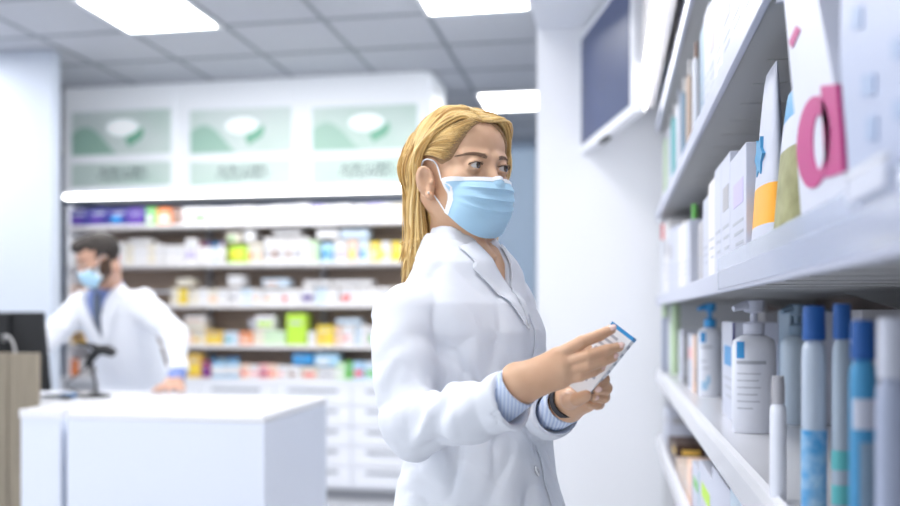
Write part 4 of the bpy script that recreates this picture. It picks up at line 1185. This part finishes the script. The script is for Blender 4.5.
# cable tangle on the counter by the monitor
p0=at_z(45,399,CT_Z)
mb3=MB(); rr=random.Random(5)
pts=[(p0.x+.0+.05*math.sin(k*1.7)+k*.007,p0.y+.04*math.cos(k*2.3),CT_Z+.006+.012*abs(math.sin(k*1.1))) for k in range(18)]
mb3.tube(catmull(pts,6),.0045,6)
tag(mb3.build('cable_coil',blk,smooth=True),'tangled black cable lying on the counter below the monitor','cable')
p1=at_z(68,398,CT_Z)
b=MB(); b.use(mat('blue plastic',(.03,.30,.75),.4)).box((-.03,-.02,0),(.03,.02,.018),.003); b.use(cmat(PAL['white'],'white')).box((-.018,-.021,.004),(.018,-.019,.014))
o=b.build('ink_pad',None); o.location=(p1.x,p1.y,CT_Z+.0005); tag(o,'small blue box lying on the counter beside the black cable','box')
# barcode scanner on its stand
sy=at_z(97,396,CT_Z).y; sb=at_z(96,397,CT_Z)
t=empty('barcode_scanner',(sb.x,sb.y,CT_Z+.0005),0,'black handheld barcode scanner resting in its wire stand on the counter','scanner')
d_=sb.y
def sc(px,py): q=at_y(px,py,d_); return (q.x-sb.x,0,q.z-CT_Z)
MB().lathe([(0,0),(.065,0),(.066,.006),(.03,.016),(.012,.022),(0,.022)],(0,0,0),28,sx=1.,sy=.8,cap=False).build('base',blk,t,smooth=True)
a=sc(93,382);b_=sc(92,368);c=sc(100,362)
MB().tube(catmull([(0,0,.02),(-.002,0,.06),sc(93,372),sc(94,366)],6),.006,8).build('stand',dk,t,smooth=True)
MB().tube(catmull([sc(87,366),sc(92,357),sc(99,350)],6),[.015]*4+[.019]*5+[.02]*4,12,flat=.8).build('handle',blk,t,smooth=True)
hd=MB(); hd.tube([sc(95,352),sc(99,350),sc(105,350),sc(111,352),sc(114,353.5)],[.012,.021,.023,.022,.016],14,flat=1.2); hd.tube([sc(77,344),sc(84,344.5),sc(96,347)],[.006,.008,.013],8)
hd.build('scanner_head',blk,t,smooth=True)
MB().tube(catmull([sc(87,366),sc(80,373),sc(69,381),sc(66,386),sc(76,392),(sc(88,396)[0],-.03,.006),(-.01,-.01,.012)],7),.0035,6).build('cord',dk,t,smooth=True)
# ================================================================ RIGHT HAND SHELVES
YE=4.1; Y0=-.6; XB=.66
rail_m=mat('shelf rail white metal',(.74,.75,.80),.25,metal=.25)
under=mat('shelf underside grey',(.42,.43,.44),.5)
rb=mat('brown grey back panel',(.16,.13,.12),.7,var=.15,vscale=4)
ru=empty('gondola_shelving',(.43,1.9,0),0,'tall white metal shelving along the right side of the aisle','shelves')
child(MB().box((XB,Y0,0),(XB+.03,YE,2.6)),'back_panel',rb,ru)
RZ={'third':CZ+.842,'upper':CZ+.455,'mid':CZ+.078,'lower':CZ-.245,'lowest':CZ-.535,'floor':.16}
for nm,z in RZ.items():
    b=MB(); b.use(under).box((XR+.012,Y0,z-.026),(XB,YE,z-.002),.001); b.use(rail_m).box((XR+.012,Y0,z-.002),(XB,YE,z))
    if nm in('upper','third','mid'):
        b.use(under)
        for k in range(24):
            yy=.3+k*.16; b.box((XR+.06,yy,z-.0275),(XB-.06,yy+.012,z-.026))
    child(b,'shelf',None,ru)
    if nm in('lower','lowest','floor'): 
        r=MB().prism([(XR,z-.048),(XR+.010,z-.048),(XR+.014,z-.002),(XR+.020,z+.006),(XR+.016,z+.010),(XR+.006,z+.006),(XR,z-.006)],'y',Y0,YE)
    else: r=MB().box((XR,Y0,z-.036),(XR+.012,YE,z+.004),.002)
    child(r,'price_rail',mat('price rail reflected lilac',(.52,.55,.67),.35) if nm in('mid','upper','third') else rail_m,ru)  # lilac tint: blue reflected light put into the colour of the upper rails
for y in (YE-.03,):
    child(MB().box((XR+.03,y,0),(XB,y+.03,2.6),.002),'end_panel',mat('white perforated metal',(.70,.72,.77),.4),ru)
for y in (-.6,.75,2.0,3.1):
    for nm in('upper','third','mid','lower','lowest'):
        z=RZ[nm]; child(MB().prism([(XR+.28,z-.03),(XB,z-.09),(XB,z-.03)],'y',y,y+.004),'bracket',under,ru)
# clear lip on the middle shelf
clear=mat('clear acrylic',(.72,.78,.92),.12,trans=.55,alpha=.75,ior=1.3)
child(MB().box((XR-.002,Y0,RZ['mid']-.03),(XR+.001,1.75,RZ['mid']+.028),.001),'acrylic_lip',clear,ru)
# canopy with strip light
cz=CZ+.92
child(MB().box((.118,Y0,cz),(.192,YE,sof-.002),.003),'canopy',mat('canopy warm white',(.62,.60,.60),.5),ru)
child(MB().box((.122,Y0,cz-.012),(.150,YE-.02,cz)),'strip_light',led_m,ru)
# ---- goods
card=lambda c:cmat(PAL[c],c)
PAL.update({'olive':(.30,.29,.13),'dark olive':(.13,.12,.07),'magenta':(.42,.005,.17),'mist':(.38,.43,.58),'deep blue':(.015,.10,.36),'bright blue':(.06,.29,.54),'steel blue':(.25,.36,.48),'black':(.02,.02,.02),'dark brown':(.06,.03,.02),'beige':(.62,.50,.42),'bright orange':(.95,.42,.03),'shaded_white':(.56,.59,.70)})  # last entry: white packaging with the shelves' bluish shade put into its colour
SN={'third':'highest','upper':'second highest','mid':'eye-level','lower':'third lowest','lowest':'second lowest'}
FX={'third':.225,'upper':.225,'mid':.228,'lower':.262,'lowest':.225}
order={}
def reg(o,sh,col,word,cat,label=None,y=0):
    if label: tag(o,label,cat,f'goods on the {SN[sh]} right-hand shelf' )
    else:
        o['category']=cat; o['group']=f'goods on the {SN[sh]} right-hand shelf'; order.setdefault((sh,col,word),[]).append((y,o))
def ybounds(px,X): return at_x(px,300,X).y
def rcarton(sh,pa,pb,top,col,mark=None,label=None,X=None,dep=.10,cap=None,edge=None,wmax=9):
    X=X or FX[sh]; z=RZ[sh]+.0005; ya=ybounds(pb,X); yb_=min(ybounds(pa,X),YE-.035); ya=min(ya,yb_-.05); yb_=min(yb_,ya+wmax); h=min(at_x((pa+pb)/2,top,X).z-z,(cap or 9)); w=(yb_-ya)
    if sh!='third':
        nxt={'lowest':'lower','lower':'mid','mid':'upper','upper':'third'}[sh]; h=min(h,RZ[nxt]-.04-z)
    m=MB(); m.use(card(col)).box((0,-w/2+.001,0),(dep,w/2-.001,h),.0015)
    if edge: m.use(card(edge)).box((-.0006,-w/2+.0005,0),(.004,-w/2+.006,h))
    if mark:
        m.use(card(mark)); m.box((-.0008,-w*.35,h*.55),(.002,w*.25,h*.75)); m.box((dep*.2,-w/2+.0002,h*.6),(dep*.8,-w/2+.002,h*.8))
    m.use(mat('grey print',(.45,.48,.55)))
    for k in range(3): m.box((-.0007,-w*.35,h*(.22+.09*k)),(.002,w*(.1+.1*((k*7)%3)),h*(.245+.09*k)))
    o=m.build('product_carton'); o.location=(X,(ya+yb_)/2,z); reg(o,sh,col,'carton','box',label,(ya+yb_)/2); return o
def rbottle(sh,px,pyb,top,wpx,col,cap,style='cap',label=None,mark=None,d=None,extra=None,sq=.7):
    'bottle centred at px; depth from base row pyb or d'
    z=RZ[sh]+.0005
    if d is None: p=at_z(px,pyb,z)
    else:
        q=Vector(V(px,300,d)); p=Matrix.Rotation(YAW,3,'Z')@q
    p.z=z; p.y=min(p.y,YE-.09); dd=(Matrix.Rotation(-YAW,3,'Z')@p).y
    r=wpx/2/FPX*dd; h=V(px,top,dd).z-z
    par=empty('product_bottle',(p.x,p.y,z),R(15)); 
    bh=h*{'cap':.86,'pump':.74,'tube':.8,'bigcap':.80,'lowcap':.86,'dropper':.7}[style]
    m=MB(); m.use((mat('bottle white plastic',(.80,.83,.92),.35) if col=='shaded_white' else card(col)) if isinstance(col,str) else col)  # white bottle bodies take a brighter white without that shade
    m.lathe([(0,0),(r*.94,0),(r,bh*.02),(r,bh*.86),(r*.93,bh*.94),(r*.6,bh*.985),(r*.34,bh),(0,bh)],n=28,sy=sq,cap=False)
    if mark:
        for (mc,z0,z1,a0,a1) in mark:
            mm=card(mc) if isinstance(mc,str) else mc
            n=8; P=[[(r*1.004*math.cos(R(a0+(a1-a0)*k/n)),r*1.004*sq*math.sin(R(a0+(a1-a0)*k/n)),bh*zz) for k in range(n+1)] for zz in (z0,z1)]
            m.use(mm).slab(P,lambda p:Vector((p.x,p.y/sq/sq,0)).normalized(),.0006)
    m.build('bottle_body',None,par,smooth=True,angle=50)
    c=MB(); c.use(card(cap) if isinstance(cap,str) else cap)
    if style in('cap',): c.lathe([(0,bh),(r*.42,bh),(r*.44,bh+.003),(r*.42,h),(0,h)],n=20,cap=False)
    elif style in('bigcap','lowcap'): c.lathe([(0,bh*.98),(r*.9,bh*.98),(r*.92,bh),(r*.88,h*.99),(r*.8,h),(0,h)],n=24,sy=sq,cap=False)
    elif style=='tube': c.lathe([(0,bh*.98),(r*.8,bh*.98),(r*.82,h*.9),(r*.7,h),(0,h)],n=20,cap=False)
    elif style=='dropper': c.lathe([(0,bh),(r*.4,bh),(r*.36,bh+(h-bh)*.5),(r*.15,bh+(h-bh)*.55),(r*.12,h),(0,h)],n=16,cap=False)
    else:
        n_=h-bh; c.lathe([(0,bh),(r*.46,bh),(r*.48,bh+n_*.30),(r*.30,bh+n_*.36),(r*.16,bh+n_*.38),(r*.16,bh+n_*.62),(r*.42,bh+n_*.66),(r*.44,h-n_*.03),(r*.30,h),(0,h)],n=22,cap=False)
        c.tube([(0,0,h-n_*.17),(-r*.55,-r*.1,h-n_*.16),(-r*1.05,-r*.2,h-n_*.26)],[n_*.15,n_*.13,n_*.08],10)
    c.build('pump' if style=='pump' else 'cap',None,par,smooth=True,angle=50)
    reg(par,sh,col if isinstance(col,str) else 'clear','bottle','bottle',label,p.y); return par
txt=mat('grey print',(.45,.48,.55))
# highest and second highest shelves
for pa,pb,t in ((660,664.5,75),(664.5,668,40),(668,673,10),(673,679,-20),(679,686,-50),(686,695,-90),(695,706,-120)):
    rcarton('third',pa,pb,t,rnd.choice(('shaded_white','white','shaded_white','pale blue')),rnd.choice((None,'grey','sky')),cap=.24)
for px,t,col,cp in ((663.5,140,'white','grey'),(666.5,126,'pale green','white'),(670.5,115,'shaded_white','white'),(674.5,104,'teal','white'),(679,90,'shaded_white','shaded_white'),(684,78,'steel blue','white'),(689.5,60,'beige','white'),(696,42,'shaded_white','brown')):
    rbottle('upper',px,0,t,5.0+(px-655)*.055,col,cp,'cap',d=.247*.985*FPX/(px-610))
for pa,pb,t,col in ((700,704,28,'steel blue'),(704,709,10,'shaded_white'),(709,715,0,'shaded_white'),(715,722,-20,'white'),(722,731,-30,'shaded_white'),(731,742,-60,'white'),(742,757,-80,'shaded_white'),(757,776,-100,'shaded_white')):
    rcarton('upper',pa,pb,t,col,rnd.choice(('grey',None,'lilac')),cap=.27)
# eye-level shelf
rbottle('mid',660,0,224,5,'shaded_white','red','bigcap',d=.25*.985*FPX/53)
for pa,pb,t,col in ((664,668,222,'white'),(668,673,229,'shaded_white'),(673,679,227,'shaded_white'),(679,685,224,'white'),(685,690,222,'shaded_white')): rcarton('mid',pa,pb,t,col,rnd.choice((None,'grey')))
rbottle('mid',694.5,0,204,6.5,'shaded_white','green','bigcap',label='slim white bottle with dark green cap on the eye-level shelf',d=.25*.985*FPX/84,mark=[('green',.55,.86,90,330)])
rcarton('mid',698,703,222,'grey')
for pa,pb,t,col,mk in ((703,708.5,198,'shaded_white',None),(708.5,714.5,181,'white',None),(714.5,721,167,'shaded_white',None),(721,730,157,'shaded_white','grey'),(730,746,152,'shaded_white','lilac')): rcarton('mid',pa,pb,t,col,mk)
olive_m=mat('olive leaf print film',(.36,.36,.18),.5,col2=(.20,.20,.08),vscale=28)
def flat_solid(name,poly_px,X,th,m,par=None,bev=0):
    'outline seen on the plane x = X, given real thickness th into the shelf'
    pts=[at_x(a,b,X) for a,b in poly_px]
    return MB().use(m).prism([(p.y,p.z) for p in pts],'x',X,X+th)
zb_=RZ['mid']+.0005
def pouch(pa,pb,top,ta,tb,layers,label,bulge=.03,X=None,name='product_pouch'):
    'stand-up pouch: bottom px range, top px range, layers of (v0,v1,colour)'
    X=X or FX['mid']; y1=ybounds(pa,X); y0=ybounds(pb,X); t1=ybounds(ta,X); t0=ybounds(tb,X); zt=at_x((ta+tb)/2,top,X).z; zt=min(zt,RZ['upper']-.04)
    N=24; K=14; m=MB(); par=empty(name,(X+bulge,(y0+y1)/2,zb_)); tag(par,label,'bag','goods on the eye-level right-hand shelf')
    cy=(y0+y1)/2
    for v0,v1,c in layers:
        ra=[]; rb_=[]
        for i in range(7):
            v=v0+(v1-v0)*i/6; a=y0+(t0-y0)*v; b=y1+(t1-y1)*v; th=bulge*(1-v)**.6*(.5+.5*min(1,v*6+.4))+.002
            ring=[]
            for k in range(2*K):
                an=math.pi*2*k/(2*K); u=.5+.5*math.cos(an); ring.append((-math.sin(an)*th*(abs(math.sin(an))**-.2 if abs(math.sin(an))>.01 else 1),a+(b-a)*u-cy,(zt-zb_)*v+.0005))
            ra.append(ring)
        m.use(olive_m if c=='olive' else card(c)); a_=len(ra); P=[[*r,r[0]] for r in ra]; m.grid(P)
        if v0==0: m.add(ra[0],[tuple(range(2*K))])
        if v1>=1: m.add(ra[-1],[tuple(range(2*K))])
    m.build('pouch_body',None,par,smooth=True,angle=60); return par,(y0,y1,zt,X,cy,bulge)
pp,(y0,y1,zt,X_,cy,bu)=pouch(745,764,70,752,762,[(0,.20,'shaded_white'),(.20,.40,'bright orange'),(.40,.50,'shaded_white'),(.50,.70,'shaded_white'),(.70,1,'shaded_white')],'white pointed pouch with orange block and blue shape on the eye-level shelf',.022)
m=MB(); m.use(card('bright blue')); H=zt-zb_
star=[]
for k in range(12):
    a=math.pi*k/6; r=.034 if k%2==0 else .022; star.append((math.cos(a)*r*1.1-.02,H*.56+math.sin(a)*r))
m.prism(star,'x',-bu*.611-.005,-bu*.611+.006).build('blue_emblem',None,pp)
pp2,_q=pouch(765,787,85,767,785,[(0,.62,'olive'),(.62,.80,'shaded_white'),(.80,1,'bright blue')],'olive green patterned pouch with white and blue top on the eye-level shelf',.03)
pouch(783,802,62,783,800,[(0,1,'dark olive')],'narrow dark olive packet squeezed beside the white magenta-letter packet',.02,X=.295)
# tall white packet with the magenta letter
X=FX['mid']-.012
zlo=zb_
def prismpk(name,poly,th,col,label,cat='box'):
    pts=[at_x(a,b,X) for a,b in poly]; 
    pts=[(p.y,max(zlo,min(p.z,RZ['upper']-.04))) for p in pts]; cy=sum(p[0] for p in pts)/len(pts)
    par=empty(name,(X,cy,zlo)); tag(par,label,cat,'goods on the eye-level right-hand shelf')
    MB().use(card(col)).prism([(a-cy,b-zlo) for a,b in pts],'x',0,th).build('packet_body',None,par); return par,cy
pa_,cyA=prismpk('product_packet',[(803,260),(848,250),(846,180),(836,95),(818,0),(808,-90),(775,-90),(784,0),(794,110)],.07,'shaded_white','tall white packet with large magenta letter d on the eye-level shelf')
def onA(px,py): p=at_x(px,py,X); return (p.y-cyA,p.z-zlo)
m=MB(); m.use(card('magenta'))
m.prism([onA(822,86),(onA(838,84)),onA(842,130),onA(845,172),onA(827,178),onA(824,130)],'x',-.0016,.003)
ring_o=[];ring_i=[]
cx_,cy_=815,142
for k in range(28):
    a=2*math.pi*k/28; ring_o.append(onA(cx_+17*math.cos(a),cy_+46*math.sin(a)-6*math.cos(a))); ring_i.append(onA(cx_+5+6.5*math.cos(a),cy_+28*math.sin(a)))
V_=[( -.0016,*p) for p in ring_o]+[(-.0016,*p) for p in ring_i]+[(.003,*p) for p in ring_o]+[(.003,*p) for p in ring_i]
n=28; F=[(k,(k+1)%n,n+(k+1)%n,n+k) for k in range(n)]+[(2*n+k,2*n+(k+1)%n,3*n+(k+1)%n,3*n+k) for k in range(n)]+[(k,(k+1)%n,2*n+(k+1)%n,2*n+k) for k in range(n)]+[(n+k,n+(k+1)%n,3*n+(k+1)%n,3*n+k) for k in range(n)]
m.add(V_,F); MB().use(card('magenta')).prism([onA(790,42),onA(797,26),onA(801,30),onA(793,48)],'x',-.0016,.003).build('printed_stroke',None,pa_)
m.build('letter_d',None,pa_)
pb_,cyA2=prismpk('product_packet',[(851,250),(960,245),(960,-120),(842,-120),(840,60),(847,150)],.07,'mist','pale blue-white packet with grey marks nearest the camera on the eye-level shelf')
cyA=cyA2; m=MB(); m.use(mat('slate print',(.30,.38,.55)))
for (a,b,c,d) in ((853,8,863,28),(863,75,876,95),(868,118,878,140),(893,40,905,58),(895,100,915,118)): MB().use(MATS['slate print']).prism([onA(a,b),onA(c,b-2),onA(c,d),onA(a,d+2)],'x',-.0016,.003).build('printed_mark',None,pb_)
yN=ybounds(836,X); o=MB().use(card('deep blue')).box((0,-.10,0),(.10,.13,RZ['upper']-.045-zlo),.002).build('product_carton'); o.location=(X+.16,yN,zlo); tag(o,'navy blue carton standing behind the magenta-letter packet and pale packet','box','goods on the eye-level right-hand shelf')
# small ticket holder clipped to the lip
a_,b_,c_=at_x(848,158,XR-.006),at_x(886,152,XR-.006),at_x(886,186,XR-.006)
tag(MB().use(card('shaded_white')).box((XR-.007,b_.y,c_.z),(XR-.003,a_.y,b_.z-.004),.0005).use(rail_m).box((XR-.008,b_.y,b_.z-.004),(XR-.002,a_.y,b_.z),.0005).build('price_ticket'),'small white price ticket clipped to the clear lip of the eye-level shelf','ticket')
# third lowest shelf
L='lower'
rbottle(L,664.5,0,302,6,'mist','pale green','bigcap',d=.28*.985*900/63)
rbottle(L,669.5,0,306,8,'shaded_white','shaded_white','cap',d=.28*.985*900/62); rbottle(L,675.5,0,304,10,'pale green','pale green','bigcap',d=.28*.985*900/66)
rcarton(L,679,683.5,330,'shaded_white',edge='black'); rcarton(L,683.5,688,336,'black'); rcarton(L,688,692.5,334,'shaded_white','pink'); rcarton(L,692.5,696,336,'peach',edge='dark brown'); 
blu=[('blue',.78,.93,205,235),(txt,.70,.73,205,265),(txt,.5,.52,205,240),(txt,.4,.42,215,250),('sky',.10,.22,215,245),('sky',.18,.30,240,255)]
rbottle(L,710,396,303,25,'shaded_white','blue','pump','white pump bottle with blue pump head and blue logo on third lowest shelf',blu)
rcarton(L,722,733,322,'shaded_white','blue',label='white carton with navy edge between the two white pump bottles',X=.275,edge='navy')
rbottle(L,754,432,300,44,'shaded_white','shaded_white','pump','large white pump bottle with blue square logo on third lowest shelf',[('blue',.76,.93,203,228),(txt,.70,.735,203,285),(txt,.60,.61,205,270),(txt,.53,.54,205,265),(txt,.46,.47,205,270),(txt,.39,.40,205,262),(txt,.32,.33,205,268),(txt,.25,.26,205,250)])
rbottle(L,797,424,304,34,'pale blue','steel blue','pump','grey-blue pump bottle in the shade behind the large white pump bottle')
rbottle(L,778,0,376,16,'shaded_white','grey','tube','small slim white tube with grey cap at the front of third lowest shelf',d=1.18,sq=1.)
for a,b,t,c in ((742,764,312,'grey'),(764,790,310,'steel blue'),(790,822,312,'shaded_white'),(822,862,310,'grey')): rcarton(L,a,b,t,c,X=.46,label=None,cap=.26,wmax=.17)
patt=mat('blue bubbles print',(.03,.30,.66),.3,col2=(.45,.66,.85),vscale=55)
cl_=mat('clear bottle plastic',(.50,.58,.70),.15,coat=.5)
rbottle(L,814,0,306,25,cl_,'deep blue','lowcap','clear bottle with blue bubble print and blue cap on third lowest shelf',[(patt,.02,.50,150,330)],d=1.06)
rbottle(L,842,0,304,20,mat('grey blue clear plastic',(.36,.44,.54),.15,coat=.5),'deep blue','lowcap','steel blue bottle with blue cap between the bubble print bottle and bright blue bottle',[('teal',.30,.40,150,330),('teal',.12,.22,150,330)],d=1.04)
rbottle(L,863,0,320,27,'bright blue','deep blue','lowcap','bright blue bottle with navy cap on third lowest shelf',[('shaded_white',.66,.80,200,330),('steel blue',.02,.60,235,330)],d=.86)
rbottle(L,893,0,318,34,'mist','shaded_white','bigcap','pale grey-blue bottle nearest the camera on third lowest shelf',d=.78)
# second lowest
W='lowest'
rcarton(W,660,668,404,'shaded_white','grey',label='white carton at the far end of the second lowest shelf beside dark packets',X=.235)
for a,b,t,c,mk,e in ((668,672,440,'dark brown',None,None),(672,676,441,'dark brown','gold',None),(676,681,462,'beige',None,None),(681,687,463,'beige',None,'white'),(687,692,462,'peach',None,'maroon'),(692,699,466,'shaded_white','green','teal'),(699,712,470,'shaded_white','lime',None),(712,730,478,'shaded_white',None,None),(730,760,490,'pale blue',None,None)):
    rcarton(W,a,b,t,c,mk,edge=e,X=.222)
for (sh,col,word),l in order.items():
    l.sort(key=lambda q:-q[0])
    for k,(y,o) in enumerate(l):
        cn={'shaded_white':'bright white','white':'off-white','mist':'pale grey-blue'}.get(col,col)
        o['label']=(f'{ORD[k]} {cn} {word} from the far end on the {SN[sh]} right-hand shelf' if len(l)>1 else f'only {cn} {word} on the {SN[sh]} right-hand shelf')
# ================================================================ WALL SCREEN hanging over the aisle
A=at_y(582,145,4.05); ang=R(4.6)
pv=V(582,145,4.2); pv2=V(582,40,4.2)
Lw,Hs=.80,pv2.z-pv.z
d0=Matrix.Rotation(YAW,3,'Z')@Vector((pv.x,pv.y,0)); dirn=(Matrix.Rotation(YAW,3,'Z')@Vector((.08,-.997,0))).normalized(); back=Vector((-dirn.y,dirn.x,0))
if back.x<0: back=-back
Mx=Matrix((dirn,back,Vector((0,0,1)))).transposed().to_4x4(); Mx.translation=(d0.x,d0.y,pv.z)
t=empty('wall_screen',(0,0,0),0,'angled display screen with dark blue picture hung high above the aisle','screen'); t.matrix_world=Mx
scr=mat('screen dark blue',(.022,.04,.12),.4,col2=(.02,.035,.11),vscale=3,emis=.12)
MB().box((-.04,.0,-.04),(Lw+.04,.045,Hs+.035),.006).build('bezel',mat('white bezel',(.80,.82,.88),.35),t)
MB().box((0,-.003,0),(Lw,.004,Hs),.001).build('display',scr,t)
MB().box((.25,.045,.1),(.6,.075,.4),.01).build('mount_plate',under,t); MB().tube([(.42,.07,.25),(.42,.085,sof-pv.z-.001)],.018,10).build('ceiling_arm',under,t)
MB().box((.30,.0,-.052),(.42,.03,-.04),.003).build('sensor_bar',dk,t)
